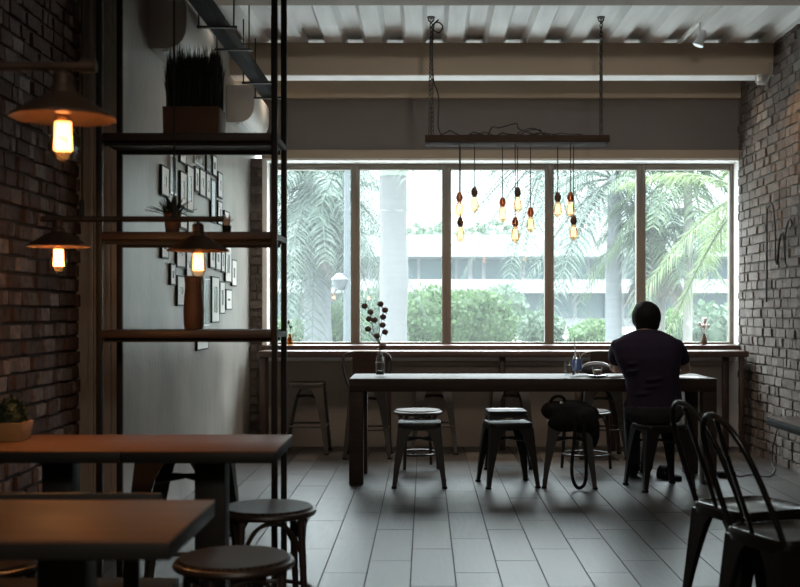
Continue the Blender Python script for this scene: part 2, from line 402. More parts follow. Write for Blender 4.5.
# track spotlight
t = thing('track_spotlight', 'small silver spotlight on a ceiling track near the brick wall', 'spotlight', (2.05, 8.6, 0))
mb = MB(); mb.b2(-0.015, 0.015, -1.4, 0.7, ZC - 0.022, ZC - 0.001); mb.build('track', M['white_paint_and_lit_beam'], t)
mb = MB(); mb.tube([(0, 0, ZC - 0.02), (0, 0, ZC - 0.09)], 0.009, 8); mb.build('stem', M['silver'], t)
mb = MB(); R = Matrix.Rotation(0.35, 3, 'Y'); mb.loft([[R @ Vector((r * math.cos(a * PI / 8), r * math.sin(a * PI / 8), z)) + Vector((0, 0, ZC - 0.15)) for a in range(16)] for r, z in ((0.018, 0.07), (0.028, 0.05), (0.03, 0), (0.042, -0.045), (0.038, -0.05))])
mb.build('lamp_head', M['silver'], t)
t = thing('beam_clamp', 'small silver clamp at the end of the ceiling beam nearest the window', 'clamp', (2.72, 9.30, 3.08))
mb = MB(); mb.b2(-0.05, 0.04, -0.02, 0.05, -0.01, 0.052); mb.tube([(-0.05, -0.01, -0.02), (0.02, -0.01, -0.03), (0.06, -0.01, 0.05), (0.07, 0, 0.14)], 0.014, 8); mb.build('clamp_body', M['silver'], t, bevel=0.004)

# iron wire ornament on the brick wall
def wall_pt(x, y, off=0.032):
    Y = (XR - off) * F / (x - 425); return Vector((XR - off, Y, H - (y - 310) * Y / F))
mb = MB()
mb.tube(smooth_pts([wall_pt(*p) for p in ((766.5, 302), (767, 260), (767, 215), (769, 206), (772, 204), (774, 212), (775.5, 235), (775.5, 258), (777, 264), (778.5, 250), (780.5, 236), (782.5, 233), (784, 240), (785.5, 262), (787, 266))], 6), 0.0075, 6)
mb.tube(smooth_pts([wall_pt(*p) for p in ((785, 262), (785, 240), (787, 226), (790, 219), (792, 224), (789, 228))], 6), 0.0065, 6)
tag(mb.build('wire_ornament', M['black_steel']), 'looped black iron wire ornament hanging on the grey brick wall', 'wall ornament')

# picture frames on the concrete wall
def cwall(x, y):
    Y = -XC * F / (425 - x); return Y, H - (y - 310) * Y / F
frames = [
 (159.0, 166.5, 164, 195, 1, 'white-matted frame nearest the camera in the upper part of the cluster'),
 (167.8, 174.0, 153, 193, 0, 'tall mirror-like frame beside the nearest upper one, behind the spiky plant'),
 (177.8, 183.6, 146, 162, 1, 'frame half hidden under the top shelf board, second column of the cluster'),
 (178.0, 184.4, 170, 207, 1, 'tall narrow frame with a pale print, just right of the spiky plant'),
 (184.9, 191.4, 164, 210, 1, 'tallest white-bordered frame to the right of the spiky plant'),
 (192.6, 201.8, 143, 163, 0, 'wide frame tucked right under the top shelf board'),
 (193.0, 196.8, 166, 191, 1, 'first of three slim white frames hung in a tight row'),
 (197.8, 203.3, 168, 195, 1, 'middle of three slim white frames hung in a tight row'),
 (204.2, 208.4, 172, 198, 1, 'last of three slim white frames hung in a tight row'),
 (204.4, 209.6, 150, 171, 0, 'frame under the top shelf, above the row of three slim ones'),
 (209.2, 214.2, 178, 222, 0, 'long upright frame with no mat, above the succulent pot'),
 (210.8, 214.8, 154, 175, 1, 'small frame above the long upright one'),
 (216.2, 220.7, 171, 197, 1, 'black-edged frame nearest the window in the upper row'),
 (216.0, 220.4, 200, 224, 1, 'frame below the uppermost window-side one, behind the succulent pot'),
 (178.0, 184.6, 212, 228, 1, 'frame mostly behind the middle shelf, just right of the small brown pot'),
 (185.8, 191.8, 216, 234, 1, 'frame behind the pipe, left of the hanging lamp over the shelf'),
 (159.2, 166.0, 236, 258, 1, 'lowest frame of the nearest column, below the middle shelf'),
 (174.4, 182.8, 240, 267, 1, 'frame under the middle shelf left of the lit lamp shade'),
 (184.2, 190.6, 250, 277, 1, 'frame right behind the glowing bulb over the shelf'),
 (168.2, 173.2, 263, 285, 1, 'small black-edged frame standing out below the nearest column'),
 (175.0, 183.0, 275, 306, 1, 'upright frame beside the tall brown vase'),
 (201.5, 207.6, 278, 326, 0, 'pale slim mirror frame beside the tall brown vase, window side'),
 (208.0, 213.0, 240, 268, 1, 'first frame right of the lit bulb under the middle shelf'),
 (214.0, 218.8, 245, 270, 1, 'second frame right of the lit bulb under the middle shelf'),
 (219.6, 222.8, 248, 272, 1, 'third frame right of the lit bulb, very slim'),
 (223.6, 229.6, 244, 282, 1, 'tall frame near the window edge under the middle shelf'),
 (230.2, 234.8, 259, 286, 1, 'frame closest to the window in the lower row'),
 (209.8, 217.2, 276, 323, 1, 'tallest frame of the bottom row, above the lowest shelf'),
 (218.0, 223.0, 281, 314, 1, 'middle frame of the bottom row, window side of the tallest'),
 (224.2, 230.0, 289, 310, 1, 'smallest frame of the bottom row, closest to the window'),
 (222.5, 227.5, 210, 232, 1, 'frame behind the succulent pot at the window end of the middle shelf'),
 (195.0, 206.0, 330, 351, 1, 'lowest frame of all, hanging just under the lowest shelf board'),
]
for i, (x0, x1, y0, y1, has_mat, lab) in enumerate(frames):
    Ya, za = cwall(x0, y0); Yb, _ = cwall(x1, y0); zb = H - (y1 - 310) * Ya / F
    w, h = Yb - Ya, za - zb
    t = thing('picture_frame', lab, 'picture frame', (XC + 0.002, (Ya + Yb) / 2, zb), 0, 'picture frames on the concrete wall')
    e = 0.010
    mb = MB()
    mb.b2(0, 0.016, -w / 2, -w / 2 + e, 0, h); mb.b2(0, 0.016, w / 2 - e, w / 2, 0, h)
    mb.b2(0, 0.016, -w / 2 + e, w / 2 - e, 0, e); mb.b2(0, 0.016, -w / 2 + e, w / 2 - e, h - e, h)
    mb.build('frame', M['black_steel'] if has_mat else M['silver'] if lab.startswith(('pale', 'tall mirror', 'wide')) else M['black_steel'], t)
    iw = w - 2 * e; ih = h - 2 * e; bo = min(0.065, iw * 0.29)
    if has_mat:
        mb = MB()
        mb.b2(0.004, 0.0145, -w / 2 + e, -w / 2 + e + bo, e, h - e); mb.b2(0.004, 0.0145, w / 2 - e - bo, w / 2 - e, e, h - e)
        mb.b2(0.004, 0.0145, -w / 2 + e + bo, w / 2 - e - bo, e, e + bo); mb.b2(0.004, 0.0145, -w / 2 + e + bo, w / 2 - e - bo, h - e - bo, h - e)
        mb.build('mat_board', M['mat_white'], t)
    else: bo = 0
    mb = MB(); mb.b2(0.003, 0.012, -w / 2 + e + bo, w / 2 - e - bo, e + bo, h - e - bo); mb.build('print', M['print'], t)

# ------------------------------------------------------------------ hanging bulb board over the long table
FY = 8.40
t = thing('hanging_light_board', 'dark wooden board hung on chains above the long table', 'light fixture', (0, FY, 2.457))
x0, x1 = 0.0, 1.345
mb = MB(); mb.b2(x0, x1, 0.0, 0.26, 0.0, 0.052); mb.build('board', M['board'], t, bevel=0.004)
def chain(p, q, parent):
    mb = MB(); p, q = Vector(p), Vector(q); L = (q - p).length; n = int(L / 0.034); d = (q - p).normalized()
    a = d.orthogonal().normalized(); b = d.cross(a)
    for k in range(n):
        c = p + d * (k + 0.5) * L / n; s = a if k % 2 else b
        mb.tube([c + d * 0.021 * math.cos(g) + s * 0.0105 * math.sin(g) for g in [2 * PI * j / 10 for j in range(10)]], 0.0036, 5, closed=True)
    mb.build('chain', M['chain'], parent)
for xx in (0.045, 1.30):
    top = (xx, 0.13, ZC - 2.457 - 0.01)
    chain((xx - 0.012, 0.02, 0.05), top, t); chain((xx + 0.012, 0.24, 0.05), top, t)
    mb = MB(); mb.lathe([(0.03, 0.935), (0.03, 0.943)], (xx, 0.13, 0), 12); mb.tube([(xx + 0.02 * math.sin(g), 0.13, 0.925 + 0.02 * math.cos(g)) for g in [2 * PI * j / 12 for j in range(12)]], 0.005, 6, closed=True); mb.build('ceiling_hook', M['chain'], t)
rc = random.Random(5)
mb = MB()
mb.tube(smooth_pts([(0.10, 0.12, 0.92), (0.05, 0.10, 0.86), (0.10, 0.11, 0.82), (0.13, 0.12, 0.87), (0.09, 0.12, 0.90), (0.06, 0.11, 0.84), (0.06, 0.12, 0.5), (0.10, 0.12, 0.35), (0.10, 0.12, 0.12), (0.16, 0.14, 0.06), (0.3, 0.15, 0.07), (0.42, 0.12, 0.06)], 8), 0.0055, 6)
for k in range(9):
    xs = 0.25 + 0.09 * k; pts = []
    for j in range(6):
        pts.append((xs + (j - 2.5) * 0.07 + rc.uniform(-.03, .03), 0.13 + rc.uniform(-.08, .08), 0.06 + rc.uniform(0, 0.055) * (1 if 0 < j < 5 else 0.1) * (1.6 if 3 < k < 7 else 0.8)))
    mb.tube(smooth_pts(pts, 6), 0.0048, 5)
mb.build('wiring', M['cord'], t)

def edison_bulb(t, s, soft, z0=0.0, socket='copper'):
    """socket at z0 hanging down"""
    mb = MB(); mb.lathe([(0.004 * s, 0.0), (0.014 * s, -0.004 * s), (0.017 * s, -0.02 * s), (0.022 * s, -0.024 * s), (0.023 * s, -0.05 * s), (0.017 * s, -0.055 * s), (0.016 * s, -0.066 * s)], (0, 0, z0), 16)
    mb.build('socket', M[socket], t)
    mb = MB(); mb.lathe([(0.013 * s, -0.062 * s), (0.016 * s, -0.072 * s), (0.026 * s, -0.098 * s), (0.030 * s, -0.122 * s), (0.029 * s, -0.14 * s), (0.022 * s, -0.158 * s), (0.010 * s, -0.168 * s), (0.004 * s, -0.172 * s)], (0, 0, z0), 18, caps=False)
    mb.build('bulb', M['bulb_glass'], t)
    mb = MB(); n = 10; pts = []
    for k in range(n):
        a = 2 * PI * k / n; r1 = 0.010 * s; r2 = 0.016 * s
        lo = (r2 * math.cos(a), r2 * math.sin(a), z0 - 0.145 * s); hi = (r1 * math.cos(a + .3), r1 * math.sin(a + .3), z0 - 0.082 * s)
        pts += [hi, lo] if k % 2 else [lo, hi]
    mb.tube(pts, 0.0016 * s if soft else 0.0024 * s, 5)
    mb.build('filament', M['filament_soft' if soft else 'filament'], t)

bulbs = [
 (459.4, 192, 0.06, 'copper', 'bare bulb at the window-board left end, upper of the leftmost pair'),
 (460.4, 217, 0.20, 'rust', 'lower hanging bare bulb of the leftmost pair under the board'),
 (474.5, 187, 0.12, 'rust', 'bare bulb in a dark socket, right beside the leftmost pair'),
 (502.5, 197, 0.16, 'copper', 'bare bulb in a bright copper socket hanging alone near the board centre'),
 (517.6, 187, 0.20, 'rust', 'dark-socketed bulb hanging high just above another at the board centre'),
 (515.2, 217, 0.05, 'copper', 'copper-socketed bulb hanging lowest at the board centre'),
 (530.6, 207, 0.10, 'copper', 'copper-socketed bulb hanging alone between the centre pair and the right trio'),
 (557.7, 192, 0.18, 'rust', 'leftmost bulb of the trio at the board right end'),
 (570.5, 192, 0.08, 'copper', 'upper copper-socketed bulb of the trio at the board right end'),
 (573.6, 215, 0.16, 'rust', 'lowest bulb of the trio at the board right end'),
]
for x, y, dy, sk, lab in bulbs:
    p = at(x, y, FY + dy)
    t = thing('pendant_bulb', lab, 'light bulb', p, 0, 'bare bulbs under the hanging board')
    edison_bulb(t, 1.1, True, 0, sk)
    mb = MB(); mb.tube([(0, 0, -0.002), (0, 0, 2.457 - p.z - 0.001)], 0.0035, 6); mb.build('cord', M['cord'], t)

# ------------------------------------------------------------------ industrial pendants on pipes
t = thing('lamp_pipe', 'dark horizontal pipe fixed to the red brick wall, carrying the nearest lamp', 'pipe', (0, 2.70, 1.805))
mb = MB(); mb.tube([(XL + 0.012, 0, 0), (-0.785, 0, 0)], 0.011, 10); mb.build('pipe', M['rust'], t)
mb = MB(); mb.box((XL + 0.02, 0, 0), (0.014, 0.09, 0.09)); mb.build('wall_flange', M['rust'], t, bevel=0.003)
mb = MB(); mb.lathe([(0.016, -0.018), (0.016, 0.018)], (0, 0, 0), 12); o = mb.build('end_cap', M['rust'], t); o.location = (-0.787, 0, 0); o.rotation_euler = (0, PI / 2, 0)
t = thing('lamp_pipe', 'dark horizontal pipe hung on two wires in front of the shelf rack', 'pipe', (0, 4.23, 1.568))
mb = MB(); mb.tube([(-1.406, 0, 0), (-0.735, 0, 0)], 0.011, 10); mb.build('pipe', M['rust'], t)
for xx in (-1.256, -0.919):
    mb = MB(); mb.tube([(xx, 0, 0.03), (xx, 0, ZC - 1.568 + 0.03)], 0.0035, 6); mb.lathe([(0.004, 0.075), (0.009, 0.065), (0.009, 0.015), (0.013, 0.0)], (xx, 0, 0), 10); mb.build('hanging_wire', M['black_steel'], t)
def pendant(x, y, zrim, zpipe, s, lab, watts=4.0):
    t = thing('pendant_lamp', lab, 'pendant lamp', (x, y, zrim), 0, 'industrial pendant lamps')
    mb = MB(); prof = [(0.026, 0.068), (0.030, 0.055), (0.050, 0.045), (0.085, 0.022), (0.116, 0.003), (0.117, -0.002), (0.113, 0.0005), (0.083, 0.018), (0.048, 0.040), (0.026, 0.050)]
    mb.lathe([(r * s, z * s) for r, z in prof], n=40, caps=False); mb.build('shade', M['rust'], t)
    mb = MB(); mb.lathe([(r * s, z * s) for r, z in [(0.012, 0.105), (0.022, 0.098), (0.022, 0.072), (0.028, 0.068), (0.028, 0.055), (0.02, 0.03), (0.018, 0.012)]], n=20); mb.build('socket', M['rust'], t)
    mb = MB(); mb.tube([(0, 0, 0.10 * s), (0, 0, zpipe - zrim + 0.0)], 0.007, 8); mb.build('stem', M['rust'], t)
    k = s * 0.95
    mb = MB(); mb.lathe([(0.014 * k, 0.012), (0.018 * k, 0.0), (0.027 * k, -0.028 * k), (0.032 * k, -0.058 * k), (0.030 * k, -0.080 * k), (0.023 * k, -0.096 * k), (0.013 * k, -0.1045 * k), (0.004 * k, -0.107 * k)], n=20, caps=False); mb.build('bulb', M['bulb_glass'], t)
    mb = MB(); pts = []
    for j in range(14):
        a = 2 * PI * j / 14
        lo = (0.019 * k * math.cos(a), 0.019 * k * math.sin(a), -0.078 * k); hi = (0.016 * k * math.cos(a + .2), 0.016 * k * math.sin(a + .2), -0.012 * k)
        pts += [hi, lo] if j % 2 else [lo, hi]
    mb.tube(pts, 0.0026 * k, 5); mb.build('filament', M['filament'], t)
    li = bpy.data.lights.new('bulb_light', 'POINT'); li.energy = watts; li.color = (1, 0.55, 0.24); li.shadow_soft_size = 0.02
    lo = bpy.data.objects.new('bulb_light', li); COL.objects.link(lo); lo.location = (0, 0, -0.05 * k); lo.parent = t
pendant(-0.846, 2.70, 1.685, 1.805, 1.03, 'lit rusty cone pendant lamp nearest the camera, over the front table')
pendant(-1.342, 4.23, 1.468, 1.568, 0.97, 'lit rusty cone pendant lamp against the red brick, on the wire-hung pipe', 17)
pendant(-0.831, 4.23, 1.452, 1.568, 0.97, 'lit rusty cone pendant lamp in front of the shelf rack and picture frames')

# ------------------------------------------------------------------ shelf rack
t = thing('shelf_rack', 'tall black steel rack with three brown boards beside the concrete wall', 'shelf', (0, 5.0, 0))
SX0, SX1, SD = -1.425, -0.64, 0.36
for xx in (SX0 + 0.013, SX1 - 0.013):
    for yy in (0.013, SD - 0.013):
        mb = MB(); mb.b2(xx - 0.013, xx + 0.013, yy - 0.013, yy + 0.013, 0, ZC - 0.002); mb.build('post', M['black_steel'], t, bevel=0.002)
for zb in (1.962, 1.534, 1.107):
    mb = MB(); mb.b2(SX0 + 0.027, SX1 - 0.027, -0.004, SD + 0.004, zb + 0.006, zb + 0.04); mb.build('shelf_board', M['shelf_wood'], t, bevel=0.003)
    mb = MB(); mb.b2(SX0 + 0.027, SX1 - 0.027, 0.03, 0.05, zb - 0.012, zb + 0.005); mb.b2(SX0 + 0.027, SX1 - 0.027, SD - 0.05, SD - 0.03, zb - 0.012, zb + 0.005)
    mb.b2(SX0 + 0.002, SX0 + 0.024, 0.027, SD - 0.027, zb + 0.008, zb + 0.032); mb.b2(SX1 - 0.024, SX1 - 0.002, 0.027, SD - 0.027, zb + 0.008, zb + 0.032)
    mb.build('rail', M['black_steel'], t)
Z1, Z2, Z3 = 2.003, 1.575, 1.148

def blades(mb, c, n, h, spread, w, rnd, curve=0.5):
    for k in range(n):
        a = rnd.uniform(0, 2 * PI); r0 = rnd.uniform(0, 0.3) * spread; r1 = rnd.uniform(0.3, 1) * spread; hh = h * rnd.uniform(0.6, 1) * (1 - curve * (r1 / spread) ** 2)
        d = Vector((math.cos(a), math.sin(a), 0)); sd = Vector((-math.sin(a), math.cos(a), 0)) * w
        pts = [Vector(c) + d * (r0 + (r1 - r0) * t * t) + Vector((0, 0, hh * (t - 0.25 * t * t * (r1 / spread)))) for t in (0, .35, .7, 1)]
        ws = (0.7, 1, 0.7, 0.05); o = len(mb.v)
        vs = []
        for p, q in zip(pts, ws): vs += [p - sd * q, p + Vector((0, 0, -w * 0.25)), p + sd * q]
        fs = []
        for i in range(3):
            fs += [(3 * i, 3 * i + 1, 3 * i + 4, 3 * i + 3), (3 * i + 1, 3 * i + 2, 3 * i + 5, 3 * i + 4)]
        mb.add(vs, fs)
rnd = random.Random(11)
# planter box with grass
t = thing('planter_box', 'brown planter box with dense dark grass on the top shelf board', 'plant', (-1.035, 5.19, Z1))
mb = MB(); w, d, h = 0.125, 0.09, 0.132
mb.loft([[Vector((sx * w * k, sy * d * k, z)) for sx, sy in ((-1, -1), (1, -1), (1, 1), (-1, 1))] for k, z in ((0.98, 0.001), (1.0, h), (0.92, h), (0.9, h - 0.02))]); mb.build('planter', M['terracotta'], t, bevel=0.003)
mb = MB()
for k in range(2200):
    bx, by = rnd.uniform(-w, w) * 0.88, rnd.uniform(-d, d) * 0.85
    blades(mb, (bx, by, h - 0.02), 1, 0.36, 0.035, 0.0045, rnd, 0.2)
g = mb.build('grass', M['leaf_grass'], t, smooth=False); g['kind'] = 'stuff'
# spiky plant
t = thing('potted_plant', 'small spiky-leaved plant in a brown pot on the middle shelf', 'plant', (-1.128, 5.16, Z2))
mb = MB(); mb.lathe([(0.030, 0.001), (0.038, 0.085), (0.040, 0.09), (0.035, 0.09), (0.033, 0.075)], n=20); mb.build('pot', M['terracotta'], t)
mb = MB(); blades(mb, (0, 0, 0.075), 46, 0.14, 0.13, 0.009, rnd, 0.75); mb.build('leaves', M['leaf_dark'], t, smooth=False)
# succulent
t = thing('succulent_pot', 'tiny black pot with pale frilly succulent at the window end of the middle shelf', 'plant', (-0.885, 5.16, Z2))
mb = MB(); mb.lathe([(0.016, 0.001), (0.021, 0.036), (0.017, 0.037)], n=16); mb.build('pot', M['black_steel'], t)
mb = MB(); blades(mb, (0, 0, 0.034), 30, 0.075, 0.042, 0.006, rnd, 0.4); mb.build('leaves', M['flower'], t, smooth=False)
# tall brown vase
t = thing('tall_vase', 'tall matt brown vase standing on the lowest shelf board', 'vase', (-1.033, 5.16, Z3))
mb = MB(); mb.lathe([(0.040, 0.001), (0.044, 0.02), (0.046, 0.08), (0.042, 0.15), (0.038, 0.19), (0.041, 0.225), (0.043, 0.238), (0.036, 0.236), (0.034, 0.2)], n=28); mb.build('vase_body', M['brown_ceramic'], t)

# ------------------------------------------------------------------ small square tables
def square_table(x0, x1, y0, y1, lab, grp='square cafe tables on the left'):
    t = thing('cafe_table', lab, 'table', ((x0 + x1) / 2, (y0 + y1) / 2, 0), 0, grp)
    w, d = (x1 - x0), (y1 - y0)
    mb = MB(); mb.b2(-w / 2, w / 2, -d / 2, d / 2, 0.743, 0.75); mb.build('tabletop', M['brown_wood'], t, bevel=0.003)
    mb = MB(); mb.b2(-w / 2 + .001, w / 2 - .001, -d / 2 + .001, d / 2 - .001, 0.708, 0.7427); mb.build('edge_band', M['black_steel'], t, bevel=0.002)
    mb = MB(); mb.b2(-0.055, 0.055, -0.05, 0.05, 0.02, 0.69); mb.b2(-0.16, 0.16, -0.03, 0.03, 0.69, 0.707); mb.b2(-0.03, 0.03, -0.16, 0.16, 0.69, 0.707); mb.build('pedestal', M['black_steel'], t, bevel=0.003)
    mb = MB(); mb.b2(-0.19, 0.19, -0.19, 0.19, 0.001, 0.02); mb.build('base_plate', M['black_steel'], t, bevel=0.004)
square_table(-1.13, -0.536, 2.43, 2.955, 'brown square table nearest the camera, under the first lamp')
square_table(-1.045, -0.515, 3.97, 4.50, 'brown square table in the second row, the one nearer the aisle')
square_table(-1.62, -1.047, 3.97, 4.50, 'brown square table in the second row against the brick wall, with a planter on it')
# planter on table
t = thing('table_planter', 'light wood square planter with a dark mossy plant on the wall-side table', 'plant', (-1.54, 4.3, 0.75))
mb = MB(); mb.loft([[Vector((sx * k, sy * k, z)) for sx, sy in ((-1, -1), (1, -1), (1, 1), (-1, 1))] for k, z in ((0.052, 0.001), (0.063, 0.07), (0.056, 0.07), (0.054, 0.06))]); mb.build('planter', M['pot_wood'], t, bevel=0.002)
mb = MB()
for k in range(500):
    a = rnd.uniform(0, 2 * PI); e = math.asin(rnd.uniform(0, 1)); r = rnd.uniform(0.5, 1)
    c = Vector((0.06 * r * math.cos(e) * math.cos(a), 0.06 * r * math.cos(e) * math.sin(a), 0.06 + 0.10 * r * math.sin(e)))
    blades(mb, c, 1, 0.02, 0.02, 0.006, rnd)
mb.ell((0, 0, 0.065), (0.05, 0.05, 0.075)); mb.build('moss', M['leaf_dark'], t, smooth=False)
# bench between the two rows
t = thing('bench', 'black bench with a low slat back between the two table rows', 'bench', (-1.25, 3.12, 0))
mb = MB(); mb.b2(-0.53, 0.53, 0.0, 0.27, 0.42, 0.45); mb.build('seat', M['black_steel'], t, bevel=0.005)
mb = MB(); mb.b2(-0.53, 0.545, -0.045, -0.022, 0.64, 0.746); mb.build('backrest', M['black_steel'], t, bevel=0.005)
for sx in (-0.46, 0.46):
    for sy in (-0.01, 0.25):
        mb = MB(); mb.b2(sx - 0.02, sx + 0.02, sy - 0.01 if sy > 0 else -0.02, sy + 0.01 if sy > 0 else -0.001, 0.001, 0.419 if sy > 0 else 0.62 + .08); mb.build('leg', M['black_steel'], t)

# ------------------------------------------------------------------ stools and chairs
def rsq(hw, r, n=5):
    pts = []
    for cx, cy, a0 in ((hw - r, hw - r, 0), (-hw + r, hw - r, PI / 2), (-hw + r, -hw + r, PI), (hw - r, -hw + r, 1.5 * PI)):
        for k in range(n + 1):
            a = a0 + PI / 2 * k / n; pts.append(Vector((cx + r * math.cos(a), cy + r * math.sin(a), 0)))
    return pts
def metal_legs(t, m, top, foot, ht, wt=0.088, wb=0.030, z0=0.012, splay=None):
    for sx in (-1, 1):
        for sy in (-1, 1):
            mb = MB(); secs = []
            for k in range(9):
                u = k / 8; hw = foot + (top - foot) * u; z = z0 + (ht - z0) * u
                w = wb + (wt - wb) * (u ** 1.5) + (0.03 * max(0, u - 0.86) / 0.14 if u > 0.86 else 0); w = min(w, hw * 0.98)
                th = 0.009
                ring = [(hw, hw), (hw - w, hw), (hw - w, hw - th), (hw - th - .002, hw - th - .002), (hw - th, hw - w), (hw, hw - w)]
                secs.append([Vector((sx * a, sy * b, z)) for a, b in ring])
            mb.loft(secs); leg = mb.build('leg', m, t, bevel=0.0, angle=30)
            f = MB(); f.box((sx * (foot - 0.013), sy * (foot - 0.013), 0.007), (0.036, 0.036, 0.013)); f.build('foot_cap', M['rubber'], leg, bevel=0.003)
def metal_stool(name, lab, m, h, grp, rails=False, top=0.15, foot=0.188):
    t = thing(name, lab, 'stool', (0, 0, 0), 0, grp)
    mb = MB(); secs = []
    for k, z in ((0.150, h - 0.052), (0.153, h - 0.02), (0.153, h - 0.008), (0.149, h - 0.001), (0.143, h), (0.134, h - 0.005), (0.05, h - 0.006)):
        secs.append([p + Vector((0, 0, z)) for p in rsq(k * top / 0.15, 0.04 * min(1, k / 0.12))])
    mb.loft(secs)
    s = mb.build('seat', m, t)
    sl = MB(); sl.loft([[Vector((0.035 * math.cos(a * PI / 6), 0.011 * math.sin(a * PI / 6), z)) for a in range(12)] for z in (h - 0.0058, h - 0.0050)]); sl.build('hand_slot', M['rubber'], s)
    metal_legs(t, m, top, foot, h - 0.03)
    mb = MB(); q = top * 0.95
    zz = h - 0.13
    qq = foot + (top - foot) * (zz / h) - 0.02
    mb.tube([(-qq, -qq, zz), (0, 0, zz + 0.012), (qq, qq, zz)], 0.009, 6); mb.tube([(-qq, qq, zz), (0, 0, zz + 0.012), (qq, -qq, zz)], 0.009, 6); mb.build('cross_brace', m, t)
    if rails:
        zr = 0.24; hw = foot + (top - foot) * (zr / h) - 0.006
        for (a, b) in (((-1, -1), (1, -1)), ((1, -1), (1, 1)), ((1, 1), (-1, 1)), ((-1, 1), (-1, -1))):
            mb = MB(); mb.tube([(a[0] * hw, a[1] * hw, zr), (b[0] * hw, b[1] * hw, zr)], 0.008, 8); mb.build('foot_rail', m, t)
    return t
SG = 'black metal stools along the near side of the long table'
s0 = metal_stool('metal_stool', 'empty black metal stool near the vase end of the long table', M['stool_metal'], 0.45, SG)
s0.location = (at(419.5, 0, 8.16).x, 8.16, 0)
dup(s0, (at(507.5, 0, 8.16).x, 8.16, 0), math.radians(9), 'empty black metal stool at the long table, between the vase-end stool and the bag')
bag_stool = dup(s0, (at(569.5, 0, 8.15).x, 8.15, 0), math.radians(-7), 'black metal stool with a black bag slumped over it')
man_stool = dup(s0, (at(659, 0, 8.02).x, 8.02, 0), math.radians(12), 'black metal stool the seated man sits on')
dup(s0, (at(506, 0, 9.12).x, 9.12, 0), math.radians(3), 'square metal stool on the window side of the long table', 'metal stools beyond the long table')
BG = 'tall metal stools under the window counter'
b0 = metal_stool('bar_stool', 'tall bronze metal stool under the counter, seen through the shelf rack gap', M['bar_metal'], 0.61, BG, True, 0.15, 0.20)
b0.location = (at(307, 0, 10.02).x, 10.02, 0)
dup(b0, (at(434, 0, 10.05).x, 10.05, 0), 0, 'tall metal stool under the counter behind the round stool, right of the arched bar chair')
dup(b0, (at(510, 0, 10.05).x, 10.05, 0), 0, 'tall metal stool under the middle of the window counter')
tall = dup(b0, (-0.985, 4.76, 0), 0, 'tall metal stool tucked behind the second-row table, in front of the shelf rack', 'tall metal stools on the left')
tall.scale = (1.12, 1.12, 1.12)
# bar chairs with arched backs
def bar_chair(loc, lab):
    t = dup(b0, loc, PI, lab, 'arched bar chairs at the window counter'); t.name = 'bar_chair'; t['category'] = 'chair'
    pts = [(-0.145, 0.14, 0.57), (-0.175, 0.17, 0.66), (-0.20, 0.195, 0.78), (-0.185, 0.21, 0.855), (-0.13, 0.215, 0.885), (0, 0.217, 0.890), (0.13, 0.215, 0.885), (0.185, 0.21, 0.855), (0.20, 0.195, 0.78), (0.175, 0.17, 0.66), (0.145, 0.14, 0.57)]
    mb = MB(); mb.tube(smooth_pts(pts, 6), 0.0095, 8); mb.build('back_frame', M['bar_metal'], t)
    mb = MB(); mb.loft([[Vector((x, y + dy, z)) for x, dy in ((-0.12, -0.004), (0.12, -0.004), (0.12, 0.004), (-0.12, 0.004))] for y, z in ((0.145, 0.59), (0.172, 0.68), (0.196, 0.78), (0.214, 0.884))]); mb.build('back_panel', M['counter'], t)
    return t
bar_chair((at(368, 0, 9.72).x, 9.74, 0), 'arched-back metal bar chair behind the dried flower vase')
bar_chair((at(601, 0, 9.72).x, 9.74, 0), 'arched-back metal bar chair just left of the seated man')

# armless metal cafe chairs
def cafe_chair(lab):
    t = thing('metal_chair', lab, 'chair', (0, 0, 0), 0, 'gunmetal cafe chairs on the right')
    m = M['gun_metal']; h = 0.45
    # faces +Y in its own frame; back at -Y
    mb = MB(); secs = []
    for k, z in ((0.175, h - 0.05), (0.180, h - 0.02), (0.180, h - 0.006), (0.176, h), (0.168, h + 0.001), (0.158, h - 0.007), (0.06, h - 0.009)):
        secs.append([p + Vector((0, 0, z)) for p in rsq(k, 0.06 * min(1, k / 0.14))])
    mb.loft(secs); mb.build('seat', m, t)
    metal_legs(t, m, 0.172, 0.205, h - 0.03, 0.115, 0.034)
    half = [(0.160, -0.150, 0.43), (0.160, -0.178, 0.50), (0.150, -0.235, 0.64), (0.128, -0.282, 0.75), (0.092, -0.312, 0.82), (0.045, -0.330, 0.858)]
    pts = [(-x, y, z) for x, y, z in half] + [(0, -0.335, 0.868)] + half[::-1]
    mb = MB(); mb.tube(smooth_pts(pts, 6), 0.011, 10); mb.build('back_frame', m, t)
    mb = MB(); mb.loft([[Vector((x, y + dy, z)) for x, dy in ((-w, 0.0), (-w * .5, -0.006), (w * .5, -0.006), (w, 0), (w * .5, -0.002), (-w * .5, -0.002))] for y, z, w in ((-0.165, 0.43, 0.016), (-0.195, 0.52, 0.016), (-0.248, 0.66, 0.017), (-0.294, 0.78, 0.018), (-0.318, 0.852, 0.02))]); mb.build('back_splat', m, t)
    return t
ca = cafe_chair('gunmetal cafe chair with arched back, the farther of the two by the right table')
ca.location = (1.325, 4.68, 0); ca.rotation_euler = (0, 0, math.radians(-70))
dup(ca, (1.315, 4.12, 0), math.radians(-72), 'gunmetal cafe chair with arched back, the nearer of the two by the right table')
